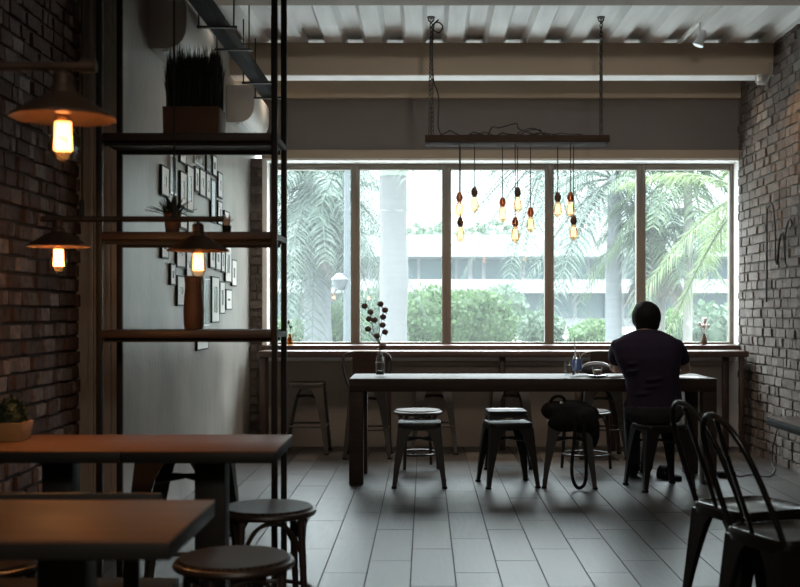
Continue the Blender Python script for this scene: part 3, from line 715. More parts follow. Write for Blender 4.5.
# right-hand table
t = thing('wall_table', 'wood-topped table with black frame by the grey brick wall, only its corner in view', 'table', (1.98, 4.35, 0))
mb = MB(); mb.b2(-0.42, 0.42, -0.93, 0.93, 0.743, 0.75); mb.build('tabletop', M['brown_wood'], t, bevel=0.002)
mb = MB(); mb.b2(-0.42, 0.42, -0.93, 0.93, 0.71, 0.7427); mb.build('edge_band', M['black_steel'], t, bevel=0.002)
for sy in (-0.62, 0.42):
    mb = MB(); mb.b2(0.0, 0.10, sy - 0.05, sy + 0.05, 0.02, 0.709); mb.b2(-0.15, 0.25, sy - 0.2, sy + 0.2, 0.001, 0.02); mb.build('pedestal', M['black_steel'], t, bevel=0.003)

# round bentwood stools with woven seats
M['cane'] = None
def cane_mat():
    m, nt, b = new_mat('dark woven cane'); N, L = nt.nodes, nt.links
    tc = N.new('ShaderNodeTexCoord'); ck = N.new('ShaderNodeTexChecker'); ck.inputs['Scale'].default_value = 90
    ck.inputs['Color1'].default_value = (0.055, 0.036, 0.026, 1); ck.inputs['Color2'].default_value = (0.012, 0.008, 0.007, 1)
    L.new(tc.outputs['Object'], ck.inputs['Vector']); L.new(ck.outputs['Color'], b.inputs['Base Color'])
    bp = N.new('ShaderNodeBump'); bp.inputs['Strength'].default_value = 0.5; bp.inputs['Distance'].default_value = 0.004
    L.new(ck.outputs['Fac'], bp.inputs['Height']); L.new(bp.outputs['Normal'], b.inputs['Normal']); b.inputs['Roughness'].default_value = 0.5; b.inputs['Specular IOR Level'].default_value = 0.25
    return m
M['cane'] = cane_mat()
def round_stool(lab, grp, r=0.18):
    t = thing('round_stool', lab, 'stool', (0, 0, 0), 0, grp); h = 0.455
    mb = MB(); mb.lathe([(r * 0.98, h - 0.022), (r * 0.995, h - 0.008), (r * 0.96, h), (r * 0.5, h - 0.005), (0.01, h - 0.007)], n=40); mb.build('seat', M['cane'], t)
    mb = MB(); mb.tube([(r * math.cos(2 * PI * k / 40), r * math.sin(2 * PI * k / 40), h - 0.022) for k in range(40)], 0.013, 8, closed=True); mb.build('rim', M['bentwood'], t)
    for k in range(4):
        a = PI / 4 + k * PI / 2; d = Vector((math.cos(a), math.sin(a), 0)); sd = Vector((-math.sin(a), math.cos(a), 0))
        mb = MB(); mb.tube([d * (r * 0.90) + Vector((0, 0, h - 0.03)), d * (r * 0.95) + Vector((0, 0, 0.25)), d * (r * 1.04) + Vector((0, 0, 0.002))], [0.0145, 0.0145, 0.012], 10); mb.build('leg', M['bentwood'], t)
        a2 = a + PI / 2; d2 = Vector((math.cos(a2), math.sin(a2), 0))
        lo = d * (r * .95) + Vector((0, 0, 0.27)); hi = (d + d2) * (r * 0.60) + Vector((0, 0, h - 0.045)); lo2 = d2 * (r * .95) + Vector((0, 0, 0.27))
        e1 = lo.lerp(hi, 0.45) + Vector((0, 0, 0.045)); e2 = lo2.lerp(hi, 0.45) + Vector((0, 0, 0.045))
        mb = MB(); mb.tube(smooth_pts([lo, e1, hi, e2, lo2], 7), 0.009, 8); mb.build('arched_brace', M['bentwood'], t)
    mb = MB(); rr = r * 0.985; mb.tube([(rr * math.cos(2 * PI * k / 36), rr * math.sin(2 * PI * k / 36), 0.115) for k in range(36)], 0.009, 8, closed=True); mb.build('foot_ring', M['bentwood'], t)
    return t
RG = 'round woven stools beside the left tables'
r0 = round_stool('round woven-seat stool standing behind the second-row table, at its aisle corner', RG)
r0.location = (-0.625, 4.60, 0); r0.rotation_euler = (0, 0, 0.25)
dup(r0, (-0.605, 3.66, 0), 0.5, 'round woven-seat stool nearest the camera, right of the front table corner')
dup(r0, (-1.385, 3.62, 0), 0.1, 'round woven-seat stool mostly hidden behind the front table, at the wall side')
RG2 = 'round woven stools beyond the long table'
dup(r0, (at(418, 0, 9.06).x, 9.06, 0), 0.2, 'round-topped stool beyond the long table, behind the empty stool nearest the vase', RG2)
dup(r0, (at(586, 0, 9.0).x, 9.0, 0), 0.65, 'round-topped stool with foot ring beyond the long table, behind the black bag', RG2)

# ------------------------------------------------------------------ window counter
t = thing('window_counter', 'long dark wooden counter running under the window', 'counter', (0, 0, 0))
cx0, cx1 = -1.437, 2.79
mb = MB(); mb.b2(cx0, cx1, 9.95, 10.285, 0.828, 0.88); mb.build('countertop', M['counter'], t, bevel=0.004)
for x in (264, 388, 503, 614, 728):
    xx = at(x, 0, 10.1).x
    mb = MB(); mb.b2(xx - 0.026, xx + 0.026, 10.16, 10.21, 0.001, 0.827); mb.build('leg', M['counter'], t, bevel=0.003)
xx = at(736, 0, 10.1).x
mb = MB(); mb.b2(xx + 0.0, xx + 0.04, 9.98, 10.02, 0.001, 0.827); mb.build('leg', M['counter'], t, bevel=0.003)
xx = at(262, 0, 10.0).x
mb = MB(); mb.b2(xx - 0.02, xx + 0.03, 9.98, 10.02, 0.001, 0.827); mb.build('leg', M['counter'], t, bevel=0.003)

# ------------------------------------------------------------------ long table
t = thing('long_table', 'long dark wooden communal table in front of the window', 'table', (0, 8.15, 0))
tx0, tx1, td = -0.536, 2.06, 0.66
mb = MB(); mb.b2(tx0, tx1, 0, td, 0.658, 0.75); mb.build('tabletop', M['table_wood'], t, bevel=0.003)
for a, b in ((tx0, tx0 + 0.10), (tx1 - 0.10, tx1)):
    for c, d in ((0.0, 0.10), (td - 0.10, td)):
        mb = MB(); mb.b2(a, b, c, d, 0.001, 0.657); mb.build('leg', M['table_wood'], t, bevel=0.003)
TT = 0.751
# vase with dried pods
vp = at(380, 0, 8.42)
t = thing('glass_vase', 'clear bottle vase with a dark base on the long table, holding dried pods', 'vase', (vp.x, 8.42, TT))
mb = MB(); mb.lathe([(0.030, 0.0), (0.033, 0.01), (0.033, 0.10), (0.028, 0.135), (0.018, 0.158), (0.016, 0.19), (0.021, 0.205), (0.018, 0.206), (0.0135, 0.19), (0.015, 0.158), (0.025, 0.133), (0.030, 0.10), (0.030, 0.014), (0.006, 0.012)], n=24, caps=False); mb.build('bottle', M['clear'], t)
mb = MB(); mb.lathe([(0.029, 0.015), (0.0295, 0.04), (0.004, 0.041)], n=20); mb.build('dark_filling', M['dark_ceramic'], t)
mb = MB(); mb.lathe([(0.0345, 0.1), (0.0345, 0.106), (0.0335, 0.106), (0.0335, 0.1)], n=24, caps=False); mb.build('collar', M['silver'], t)
t = thing('dried_branch', 'sprig of dark dried seed pods standing in the bottle vase', 'dried flowers', (vp.x, 8.42, TT + 0.045))
def loc(x, y, dy=0): return at(x, y, 8.42 + dy) - Vector((vp.x, 8.42, TT + 0.045))
base = Vector((0, 0, 0)); neck = Vector((0.0, 0, 0.15))
pods = [(364.5, 306, .02), (370.5, 312, -.02), (380.5, 304, .03), (385, 310, 0), (369, 319, .02), (374.5, 320, -.03), (383, 317, .02), (368, 329, 0), (382.5, 325, -.02), (385, 332, .02), (377, 336, 0), (383, 346, .02)]
stems = [[(379.5, 345), (375, 336), (372, 324), (370, 312), (366, 304), (366, 300)], [(379.5, 345), (379, 335), (381, 322), (383, 312), (380.5, 302)], [(379.5, 345), (381, 336), (384, 330)], [(379, 342), (372, 334), (368, 328)], [(380, 349), (383, 346)]]
mb = MB()
for st in stems: mb.tube(smooth_pts([base, neck] + [loc(*p) for p in st], 5), 0.0028, 5)
br = mb.build('stem', M['stem'], t)
for x, y, dy in pods:
    mb = MB(); c = loc(x, y, dy); mb.ell(c, (0.024, 0.024, 0.021), 12, 8); mb.tube([c + Vector((0, 0, -0.01)), c + Vector((0.012, -dy * 0.5, -0.03))], 0.0025, 5); mb.build('pod', M['pod'], t)
# water glass, straw cup, pouch, coffee
p = at(570, 0, 8.36)
t = thing('water_glass', 'clear tumbler of water at the left of the table setting', 'glass', (p.x, 8.36, TT))
mb = MB(); mb.lathe([(0.036, 0.0), (0.038, 0.004), (0.050, 0.135), (0.047, 0.135), (0.035, 0.012), (0.004, 0.01)], n=24, caps=False); mb.build('tumbler', M['clear'], t)
mb = MB(); mb.lathe([(0.034, 0.013), (0.042, 0.085), (0.004, 0.0855)], n=24); mb.build('water', M['clear'], t)
p = at(577, 0, 8.52)
t = thing('drink_bottle', 'small clear bottle with blue label and a straw, behind the water glass', 'bottle', (p.x, 8.52, TT))
mb = MB(); mb.lathe([(0.034, 0.0), (0.036, 0.006), (0.036, 0.105), (0.027, 0.14), (0.018, 0.155), (0.018, 0.175), (0.015, 0.175), (0.015, 0.155), (0.032, 0.10), (0.032, 0.01), (0.004, 0.008)], n=20, caps=False); mb.build('bottle_body', M['clear'], t)
mb = MB(); mb.lathe([(0.0365, 0.04), (0.0365, 0.12), (0.0362, 0.12), (0.0362, 0.04)], n=20, caps=False); mb.build('label', M['blue_plastic'], t)
mb = MB(); mb.tube([(0.01, 0, 0.02), (-0.012, 0, 0.17), (-0.022, 0, 0.265)], 0.004, 6); mb.build('straw', M['paper'], t)
p = at(597, 0, 8.52)
t = thing('felt_pouch', 'grey rounded pouch with pale rim lying behind the small coffee glass', 'pouch', (p.x, 8.60, TT))
mb = MB(); mb.ell((0, 0, 0.045), (0.115, 0.06, 0.044), 20, 10); mb.build('pouch_body', M['felt'], t)
mb = MB(); mb.tube([(0.118 * math.cos(a), -0.035, 0.03 + 0.066 * math.sin(a)) for a in [PI * k / 20 for k in range(21)]], 0.007, 8); mb.build('rim', M['silver'], t)
p = at(597.5, 0, 8.28)
t = thing('coffee_saucer', 'dark saucer under the small coffee glass', 'saucer', (p.x, 8.29, TT))
mb = MB(); mb.lathe([(0.045, 0.0), (0.05, 0.003), (0.078, 0.013), (0.077, 0.016), (0.048, 0.007), (0.003, 0.006)], n=32); mb.build('saucer_body', M['dark_ceramic'], t)
t = thing('coffee_glass', 'small glass of milky coffee on the dark saucer', 'glass', (p.x, 8.29, TT + 0.0075))
mb = MB(); mb.lathe([(0.026, 0.0), (0.028, 0.004), (0.038, 0.068), (0.036, 0.068), (0.026, 0.007), (0.003, 0.006)], n=24, caps=False); mb.build('tumbler', M['clear'], t)
mb = MB(); mb.lathe([(0.0255, 0.008), (0.032, 0.048), (0.003, 0.0485)], n=24); mb.build('coffee', M['coffee'], t)
p = at(617, 0, 8.3)
t = thing('notepad', 'white note pad lying on the table left of the seated man', 'notepad', (p.x - 0.01, 8.32, TT), 0.1)
mb = MB(); mb.b2(-0.06, 0.06, -0.05, 0.06, 0, 0.008); mb.build('pages', M['paper'], t, bevel=0.001)
p = at(700, 0, 8.3)
t = thing('paper_sheet', 'white sheet of paper under the right forearm of the seated man', 'paper', (1.90, 8.30, TT), 0.2)
mb = MB(); mb.b2(-0.10, 0.09, -0.10, 0.14, 0, 0.002); mb.build('sheet', M['paper'], t)

# small things on the window sill
p = at(289.5, 345, 10.4)
t = thing('sill_bottle', 'tiny amber bottle with a sprig on the sill, left pane', 'vase', (p.x, 10.42, 0.921))
mb = MB(); mb.lathe([(0.026, 0.0), (0.028, 0.01), (0.026, 0.05), (0.012, 0.075), (0.011, 0.1), (0.008, 0.1), (0.008, 0.07), (0.022, 0.045), (0.003, 0.01)], n=16, caps=False); mb.build('bottle', M['amber'], t)
mb = MB(); mb.tube([(0, 0, 0.02), (0.005, 0, 0.14), (-0.01, 0, 0.2)], 0.003, 5); mb.ell((-0.01, 0, 0.205), (0.012, 0.012, 0.02), 8, 6); mb.ell((0.012, 0, 0.16), (0.01, 0.01, 0.014), 8, 6); mb.build('sprig', M['stem'], t)
p = at(704.5, 345, 10.4)
t = thing('sill_vase', 'tiny brown vase with pale flowers on the sill, right pane', 'vase', (p.x, 10.42, 0.921))
mb = MB(); mb.lathe([(0.022, 0.0), (0.028, 0.03), (0.024, 0.06), (0.012, 0.085), (0.013, 0.1), (0.009, 0.1), (0.003, 0.08)], n=16); mb.build('vase_body', M['brown_ceramic'], t)
for k in range(9):
    a = k * 0.7; mb = MB(); e = Vector((0.045 * math.cos(a) * (k % 3) / 2, 0.03 * math.sin(a), 0.17 + 0.02 * (k % 4))); mb.tube([(0, 0, 0.09), e * 0.6 + Vector((0, 0, 0.04)), e], 0.002, 5); mb.ell(e, (0.016, 0.016, 0.018), 8, 6); mb.build('flower', M['flower'], t)

# ------------------------------------------------------------------ black bag on the stool
bx = at(568, 0, 8.12).x
t = thing('shoulder_bag', 'black slouchy bag lying on the stool, straps hanging to the floor', 'bag', (bx, 8.13, 0.453))
mb = MB(); mb.ell((0.0, 0, 0.07), (0.195, 0.13, 0.068), 20, 12); mb.ell((0.02, -0.04, 0.045), (0.165, 0.115, 0.075), 20, 12); mb.ell((-0.095, -0.02, 0.075), (0.10, 0.115, 0.07), 14, 10); mb.ell((0.0, -0.03, 0.09), (0.15, 0.10, 0.06), 14, 10); mb.ell((0.12, -0.03, 0.06), (0.10, 0.12, 0.058), 14, 10); mb.ell((0.03, 0, 0.11), (0.12, 0.09, 0.04), 14, 10)
mb.ell((-0.03, -0.12, 0.0), (0.13, 0.04, 0.07), 14, 10); mb.ell((0.165, -0.12, -0.05), (0.045, 0.045, 0.13), 14, 10); mb.ell((0.08, -0.14, 0.0), (0.09, 0.035, 0.075), 14, 10)
fuse(mb, 'bag_body', M['bag'], t, 0.012, 14)
def strap(pts, w=0.016, name='strap', m='bag'):
    mb = MB(); mb.tube(smooth_pts(pts, 8), w, 8)
    for i, v in enumerate(mb.v): pass
    return mb.build(name, M[m], t)
strap([(0.03, -0.17, 0.05), (0.02, -0.20, -0.10), (0.00, -0.215, -0.30), (0.015, -0.22, -0.40), (0.05, -0.22, -0.437), (0.09, -0.22, -0.40), (0.10, -0.215, -0.28), (0.09, -0.20, -0.10), (0.09, -0.16, 0.05)], 0.012)
strap([(-0.13, -0.05, 0.14), (-0.10, -0.06, 0.175), (-0.05, -0.06, 0.175), (-0.02, -0.05, 0.14)], 0.011, 'handle')
mb = MB(); mb.box((-0.055, -0.085, 0.13), (0.025, 0.008, 0.03)); mb.build('buckle', M['silver'], t, bevel=0.002)

# ------------------------------------------------------------------ the seated man
PX, PY = 1.56, 8.03
t = thing('person', 'person with short black hair in a purple shirt, seated at the table with back turned', 'person', (PX, PY, 0))
def ering(c, rx, ry, n=20, tilt=0.0):
    R = Matrix.Rotation(tilt, 3, 'X')
    return [Vector(c) + R @ Vector((rx * math.cos(2 * PI * k / n), ry * math.sin(2 * PI * k / n), 0)) for k in range(n)]
ARM_R = dict(sh=(0.205, 0.075, 0.985), el=(0.30, 0.20, 0.808), wr=(0.165, 0.43, 0.792))
ARM_L = dict(sh=(-0.205, 0.095, 0.985), el=(-0.185, 0.33, 0.815), wr=(-0.10, 0.50, 0.792))
def trunk_rings(g):
    return [ering((0.035, -0.01, 0.462), 0.150 + g, 0.115 + g), ering((0.035, 0.0, 0.53), 0.196 + g, 0.128 + g), ering((0.035, 0.005, 0.64), 0.186 + g, 0.115 + g, tilt=-0.05), ering((0.022, 0.02, 0.76), 0.186 + g, 0.114 + g, tilt=-0.12),
            ering((0.002, 0.045, 0.88), 0.222 + g, 0.118 + g, tilt=-0.2), ering((0, 0.068, 0.96), 0.240 + g, 0.108 + g, tilt=-0.25), ering((0, 0.08, 1.01), 0.228 + g, 0.090 + g, tilt=-0.3), ering((0, 0.095, 1.05), 0.172 + g, 0.072 + g, tilt=-0.33), ering((0, 0.105, 1.08), 0.105 + g, 0.062 + g, tilt=-0.35), ering((0, 0.112, 1.095), 0.060 + g, 0.056 + g, tilt=-0.35)]
hc = Vector((0.008, 0.165, 1.174))
mb = MB(); mb.loft(trunk_rings(-0.012))
mb.tube([(0, 0.10, 1.04), (-0.005, 0.125, 1.095), (-0.01, 0.145, 1.14)], [0.062, 0.058, 0.058], 14)
mb.ell(hc, (0.082, 0.096, 0.112), 20, 14); mb.ell(hc + Vector((0, 0.03, -0.05)), (0.055, 0.062, 0.06), 16, 10)
mb.ell(hc + Vector((0, 0.095, -0.015)), (0.013, 0.018, 0.02), 10, 8)
for sx in (-1, 1): mb.ell(hc + Vector((sx * 0.088, 0.008, -0.014)), (0.010, 0.019, 0.030), 10, 8)
for A, sx in ((ARM_R, 1), (ARM_L, -1)):
    s, e, w = Vector(A['sh']), Vector(A['el']), Vector(A['wr'])
    mb.tube([s, s.lerp(e, 0.4), e, e.lerp(w, 0.3), w], [0.05, 0.047, 0.037, 0.038, 0.026], 14)
    d = (w - e).normalized(); side = Vector((d.y, -d.x, 0)).normalized() * (1 if sx < 0 else -1)   # towards the thumb
    pc = w + d * 0.045 + Vector((0, 0, -0.006)); up = Vector((0, 0, 1))
    R = Matrix((side, d, up)).transposed()
    mb.ell(pc, (0.040, 0.052, 0.016), 14, 10, R)
    for k, L in enumerate((0.072, 0.082, 0.076, 0.06)):
        o = side * (0.029 - 0.0195 * k); q0 = pc + d * 0.035 + o; q1 = pc + d * (0.045 + L * 0.45) + o * 1.12 + up * 0.010; q2 = pc + d * (0.045 + L * 0.8) + o * 1.15 + up * 0.0; q3 = pc + d * (0.045 + L) + o * 1.15 - up * 0.012
        mb.tube([q0, q1, q2, q3], [0.0095, 0.009, 0.008, 0.0065], 8)
    mb.tube([pc - d * 0.02 + side * 0.025, pc + d * 0.005 + side * 0.052, pc + d * 0.035 + side * 0.060], [0.013, 0.0105, 0.008], 8)
LEGS = [[(-0.055, 0.03, 0.535), (-0.05, 0.42, 0.535), (-0.01, 0.56, 0.10)], [(0.125, 0.03, 0.535), (0.135, 0.42, 0.535), (0.10, 0.64, 0.10)]]
for hp, kn, an in LEGS:
    hp, kn, an = Vector(hp), Vector(kn), Vector(an)
    mb.tube([hp, hp.lerp(kn, .5), kn], [0.075, 0.068, 0.05], 14); mb.tube([kn, kn.lerp(an, .3), an], [0.05, 0.048, 0.034], 14)
    mb.tube([an + Vector((0, -0.03, -0.055)), an + Vector((0, 0.05, -0.06)), an + Vector((0, 0.17, -0.075))], [0.034, 0.036, 0.02], 12); mb.tube([an, an + Vector((0, 0, -0.05))], 0.034, 12)
fuse(mb, 'body', M['skin'], t, 0.007, 4)
mb = MB(); mb.loft(trunk_rings(0.006)[1:9])
for A in (ARM_R, ARM_L):
    s, e = Vector(A['sh']), Vector(A['el']); mb.tube([s + Vector((-0.07 if s.x > 0 else 0.07, 0, 0.01)), s + Vector((0, 0, -0.008)), s.lerp(e, .3), s.lerp(e, .62)], [0.06, 0.058, 0.060, 0.058], 16)
rr = random.Random(3)
for k in range(7):   # folds at the waist
    z = 0.56 + k * 0.05; a0 = rr.uniform(3.6, 5.6); mb.tube([(0.17 * math.cos(a0 + d_), 0.005 + 0.113 * math.sin(a0 + d_), z + 0.02 * d_) for d_ in (-.4, -.2, 0, .2, .4)], [0.003, 0.008, 0.010, 0.008, 0.003], 8)
fuse(mb, 'shirt', M['shirt'], t, 0.009, 4)
mb = MB(); mb.loft([ering((0.035, -0.01, 0.455), 0.165, 0.122), ering((0.035, 0, 0.51), 0.205, 0.138), ering((0.035, 0.0, 0.575), 0.20, 0.130)])
for hp, kn, an in LEGS:
    hp, kn, an = Vector(hp), Vector(kn), Vector(an)
    mb.tube([hp, hp.lerp(kn, .5), kn], [0.085, 0.08, 0.062], 14); mb.tube([kn, kn.lerp(an, .4), an + Vector((0, 0, -0.03))], [0.062, 0.06, 0.05], 14)
fuse(mb, 'trousers', M['trousers'], t, 0.010, 4)
mb = MB(); mb.ell(hc + Vector((0, -0.016, 0.014)), (0.104, 0.104, 0.112), 24, 16); mb.ell(hc + Vector((0, -0.045, -0.035)), (0.090, 0.064, 0.080), 18, 10); mb.ell(hc + Vector((0, 0.045, 0.078)), (0.075, 0.052, 0.044), 18, 10)
fuse(mb, 'hair', M['hair'], t, 0.007, 3)
for hp, kn, an in LEGS:
    an = Vector(an); mb = MB(); mb.ell(an + Vector((0, 0.055, -0.06)), (0.046, 0.135, 0.042), 16, 10); mb.ell(an + Vector((0, -0.02, -0.035)), (0.046, 0.055, 0.045), 14, 8)
    for i, v in enumerate(mb.v):
        if v[2] < 0.003: mb.v[i] = (v[0], v[1], 0.003)
    mb.build('shoe', M['rubber'], t)
for sx in (-1, 1):
    mb = MB(); mb.ell(hc + Vector((sx * 0.03, 0.090, 0.004)), (0.011, 0.008, 0.007), 10, 8); mb.build('eye', M['paper'], t)
mb = MB(); mb.ell(hc + Vector((0, 0.092, -0.055)), (0.024, 0.008, 0.007), 12, 6); mb.build('mouth', M['copper'], t)

# sandal and charger under the table
p = at(668, 479, 8.45)
t = thing('sandal', 'empty black slide sandal on the floor beside the man’s stool'.replace('’', "'"), 'sandal', (p.x, 8.42, 0.0), math.radians(32))
def sole(z, g): return [Vector(((0.042 + 0.006 * math.cos(a)) * math.cos(a) * (1 if True else 1) * g, 0.125 * math.sin(a) * g, z)) for a in [2 * PI * k / 24 for k in range(24)]]
mb = MB(); mb.loft([sole(0.002, 0.98), sole(0.012, 1.0), sole(0.032, 1.0), sole(0.036, 0.95)]); mb.build('sole', M['rubber'], t)
mb = MB(); mb.loft([[Vector((0.048 * math.cos(a), y, 0.025 + 0.074 * math.sin(a))) for a in [PI * k / 14 for k in range(15)]] + [Vector((0.042 * math.cos(a), y, 0.025 + 0.066 * math.sin(a))) for a in [PI - PI * k / 14 for k in range(15)]] for y in (0.0, 0.04, 0.08)]); mb.build('strap', M['rubber'], t)
p = at(725, 475, 8.55)
t = thing('power_adapter', 'black power adapter on the floor with a cable to the brick wall', 'charger', (p.x, 8.52, 0.002), 0.05)
mb = MB(); mb.b2(-0.065, 0.065, -0.03, 0.03, 0, 0.042); mb.build('brick', M['rubber'], t, bevel=0.006)
mb = MB(); g = lambda x, y: (lambda Y: Vector(((x - 425) * Y / F - p.x, Y - 8.52, 0.006)))(H * F / (y - 310)); mb.tube(smooth_pts([(0.065, 0, 0.02), (0.10, -0.01, 0.006), g(752, 476), g(769, 478), g(778, 471), (XR - 0.045 - p.x, 9.15 - 8.52, 0.006), (XR - 0.03 - p.x, 9.17 - 8.52, 0.15), (XR - 0.025 - p.x, 9.0 - 8.52, 0.42)], 8), 0.005, 6); mb.build('cable', M['cord'], t)

# ------------------------------------------------------------------ outdoors
mb = MB(); mb.b2(-60, 80, 10.8, 160, -0.3, -0.05)
struct('ground', mb, M['asphalt'])

def frond(mb, start, az, elev, L, droop, nl, ll, rnd, w=0.016):
    d = Vector((math.cos(az), math.sin(az), 0)); pts = []
    for k in range(13):
        t_ = k / 12; pts.append(start + d * (L * t_ * math.cos(elev)) + Vector((0, 0, L * (t_ * math.sin(elev) - droop * t_ * t_))))
    mb.tube(pts, [0.028 * (1 - 0.85 * k / 12) for k in range(13)], 5)
    side0 = Vector((-d.y, d.x, 0))
    for k in range(nl):
        u = 0.10 + 0.90 * (k + rnd.uniform(-.3, .3)) / nl; u = min(max(u, .06), 1); f = u * 12; i = min(int(f), 11)
        p = pts[i].lerp(pts[i + 1], f - i); tn = (pts[i + 1] - pts[i]).normalized()
        l = ll * (0.45 + 0.55 * math.sin(PI * min(1, u * 0.9 + 0.12))) * rnd.uniform(.8, 1.15)
        for sg in (-1, 1):
            s = (side0 * sg + tn * 0.75 + Vector((0, 0, rnd.uniform(-0.15, 0.25)))).normalized()
            a = p; b = p + s * l * 0.5 + Vector((0, 0, -0.06 * l)); c = p + s * l * 0.92 + Vector((0, 0, -0.42 * l * rnd.uniform(.6, 1.3)))
            wv = tn * w
            mb.add([a - wv * .6, a + wv * .6, b - wv, b + wv, c], [(0, 1, 3, 2), (2, 3, 4)])
def palm(lab, x, Y, zc, r0, r1, mtrunk, mfrond, nf, L, ll, seed, grp='palm trees outside the window', shaft=0.0, emin=-0.6, emax=1.0, droop=(0.35, 0.8), nl=34, dead=0, azs=None):
    rnd = random.Random(seed); X = (x - 425) * Y / F
    t = thing('palm_tree', lab, 'palm tree', (X, Y, -0.05), 0, grp)
    mb = MB(); n = 14; mb.tube([(0.008 * math.sin(k * .5 + seed), 0, (zc - shaft) * k / n) for k in range(n + 1)], [(r0 + (r1 - r0) * (k / n) + 0.04 * r0 * math.sin(k * 1.1)) for k in range(n + 1)], 18); mb.build('trunk', mtrunk, t)
    if shaft:
        mb = MB(); mb.lathe([(r1 * 1.05, zc - shaft - 0.02), (r1 * 1.0, zc - shaft * 0.7), (r1 * .7, zc - 0.2), (r1 * .5, zc + .1)], (0.008 * math.sin(n * .5 + seed), 0, 0), 18); mb.build('crownshaft', M['crownshaft'], t)
    for k in range(nf + dead):
        mb = MB(); az = (2 * PI * k * 0.382 + rnd.uniform(-.25, .25)) if azs is None else rnd.uniform(*azs)
        if k < nf:
            e = emin + (emax - emin) * ((k + .5) / nf); frond(mb, Vector((0, 0, zc - 0.05)), az, e, L * rnd.uniform(.85, 1.1), rnd.uniform(*droop), nl, ll, rnd)
            mb.build('frond', mfrond, t, smooth=False)
        else:
            frond(mb, Vector((0, 0, zc - 0.2)), az, -1.0, L * rnd.uniform(.5, .8), 0.25, nl, ll * .7, rnd); mb.build('frond', M['frond_dry'], t, smooth=False)
    return t
palm('shaggy palm with hanging blue-green fronds filling the leftmost pane', 318, 24, 3.95, 0.30, 0.26, M['trunk'], M['frond_blue'], 56, 2.3, 0.6, 2, emin=-1.2, emax=1.3, droop=(0.6, 1.25), nl=44, dead=6)
palm('thick smooth pale royal palm trunk rising through the second pane', 393.5, 19, 5.2, 0.235, 0.222, M['trunk_royal'], M['frond_blue'], 14, 2.7, 0.7, 4, shaft=1.7, emin=-0.5, emax=1.0)
palm('slender palm hidden behind a mullion, its fronds hanging into the middle pane', 549.5, 26, 5.0, 0.085, 0.075, M['trunk'], M['frond_blue'], 30, 3.1, 0.65, 6, emin=-1.0, emax=0.9, droop=(0.35, 0.7))
palm('straight palm with arching grey-green fronds in the fourth pane', 614, 20, 3.6, 0.165, 0.105, M['trunk'], M['frond_blue'], 20, 2.0, 0.6, 8, emin=-0.9, emax=1.1, shaft=0.0, droop=(0.4, 0.85))
palm('thin-stemmed palm with bright green fronds in the middle of the rightmost pane', 688, 19, 3.7, 0.08, 0.07, M['trunk_brown'], M['frond_green'], 18, 1.6, 0.5, 10, emin=-0.9, emax=1.0, droop=(0.4, 0.9))
palm('yellow-green palm arching in from the far edge of the rightmost pane', 748, 15.5, 2.9, 0.13, 0.12, M['trunk_brown'], M['frond_yellow'], 13, 1.9, 0.45, 12, nl=46, emin=-1.0, emax=1.1, droop=(0.4, 0.85))
palm('shaggy palm with a skirt of dry fronds beside the last mullion', 656, 20, 2.7, 0.17, 0.15, M['trunk_brown'], M['frond_green'], 14, 1.5, 0.55, 14, emin=-0.3, emax=1.1, dead=18)

def bush(name, lab, cx, Y, ztop, rx, m, n, leaf, seed, cat='bush', grp='bushes outside the window', z0=-0.05):
    rnd = random.Random(seed); X = (cx - 425) * Y / F
    t = thing(name, lab, cat, (X, Y, z0), 0, grp)
    hz = (ztop - z0); lumps = [(0, 0, hz * 0.5, rx, hz * 0.5)]
    for k in range(9):
        a = rnd.uniform(0, 2 * PI); q = rnd.uniform(0.3, 0.7); lumps.append((math.cos(a) * rx * q, math.sin(a) * rx * q, hz * rnd.uniform(0.3, 0.74), rx * rnd.uniform(.35, .55), hz * rnd.uniform(.2, .26)))
    mb = MB()
    for k in range(n):
        l = lumps[rnd.randrange(len(lumps))] if k % 3 else lumps[0]
        a = rnd.uniform(0, 2 * PI); s = rnd.uniform(-1, 1); c = math.sqrt(1 - s * s); q = rnd.uniform(.86, 1.04)
        p = Vector((l[0] + l[3] * c * math.cos(a) * q, l[1] + l[3] * c * math.sin(a) * q, max(0.02, l[2] + l[4] * s * q)))
        u = Vector((rnd.gauss(0, 1), rnd.gauss(0, 1), rnd.gauss(0, .7))).normalized(); v = u.orthogonal().normalized(); v.rotate(Matrix.Rotation(rnd.uniform(0, 6.28), 3, u))
        L_ = leaf * rnd.uniform(.6, 1.3); w_ = u.cross(v) * L_ * .45
        mb.add([p, p + v * L_ * .5 + w_, p + v * L_, p + v * L_ * .5 - w_], [(0, 1, 2, 3)])
    mb.build('foliage', m, t, smooth=False)
    mb = MB()
    for l in lumps: mb.ell((l[0], l[1], l[2]), (l[3] * .86, l[3] * .86, l[4] * .86), 12, 8)
    mb.build('branches', m, t)
    return t
bush('bush', 'big bright round bush at the left foot of the middle pane', 470, 28, 1.72, 1.05, M['bush'], 7000, 0.11, 1)
bush('bush', 'bright bush right beside the thick royal palm trunk', 432, 27, 1.78, 0.85, M['bush'], 6000, 0.11, 2)
bush('bush', 'low bush behind the left side of the royal palm trunk', 366, 30, 1.75, 0.85, M['bush_blue'], 2600, 0.15, 3)
bush('bush', 'pale bush at the far foot of the middle pane, near the mullion', 541, 32, 1.2, 0.6, M['bush_blue'], 2000, 0.14, 4)
bush('bush', 'low bush at the foot of the fourth pane, beside the palm stem', 595, 30, 0.95, 0.75, M['bush'], 4000, 0.10, 5)
bush('bush', 'leafy bush in front of the man at the mullion side of the rightmost pane', 672, 24, 1.2, 0.7, M['bush'], 2600, 0.13, 6)
bush('bush', 'leafy bush at the outer foot of the rightmost pane', 712, 23, 1.35, 0.75, M['bush_blue'], 2600, 0.13, 7)
bush('bush', 'leafy bush beside the lamp post in the leftmost pane', 344, 26, 1.4, 0.5, M['bush'], 1800, 0.13, 8)
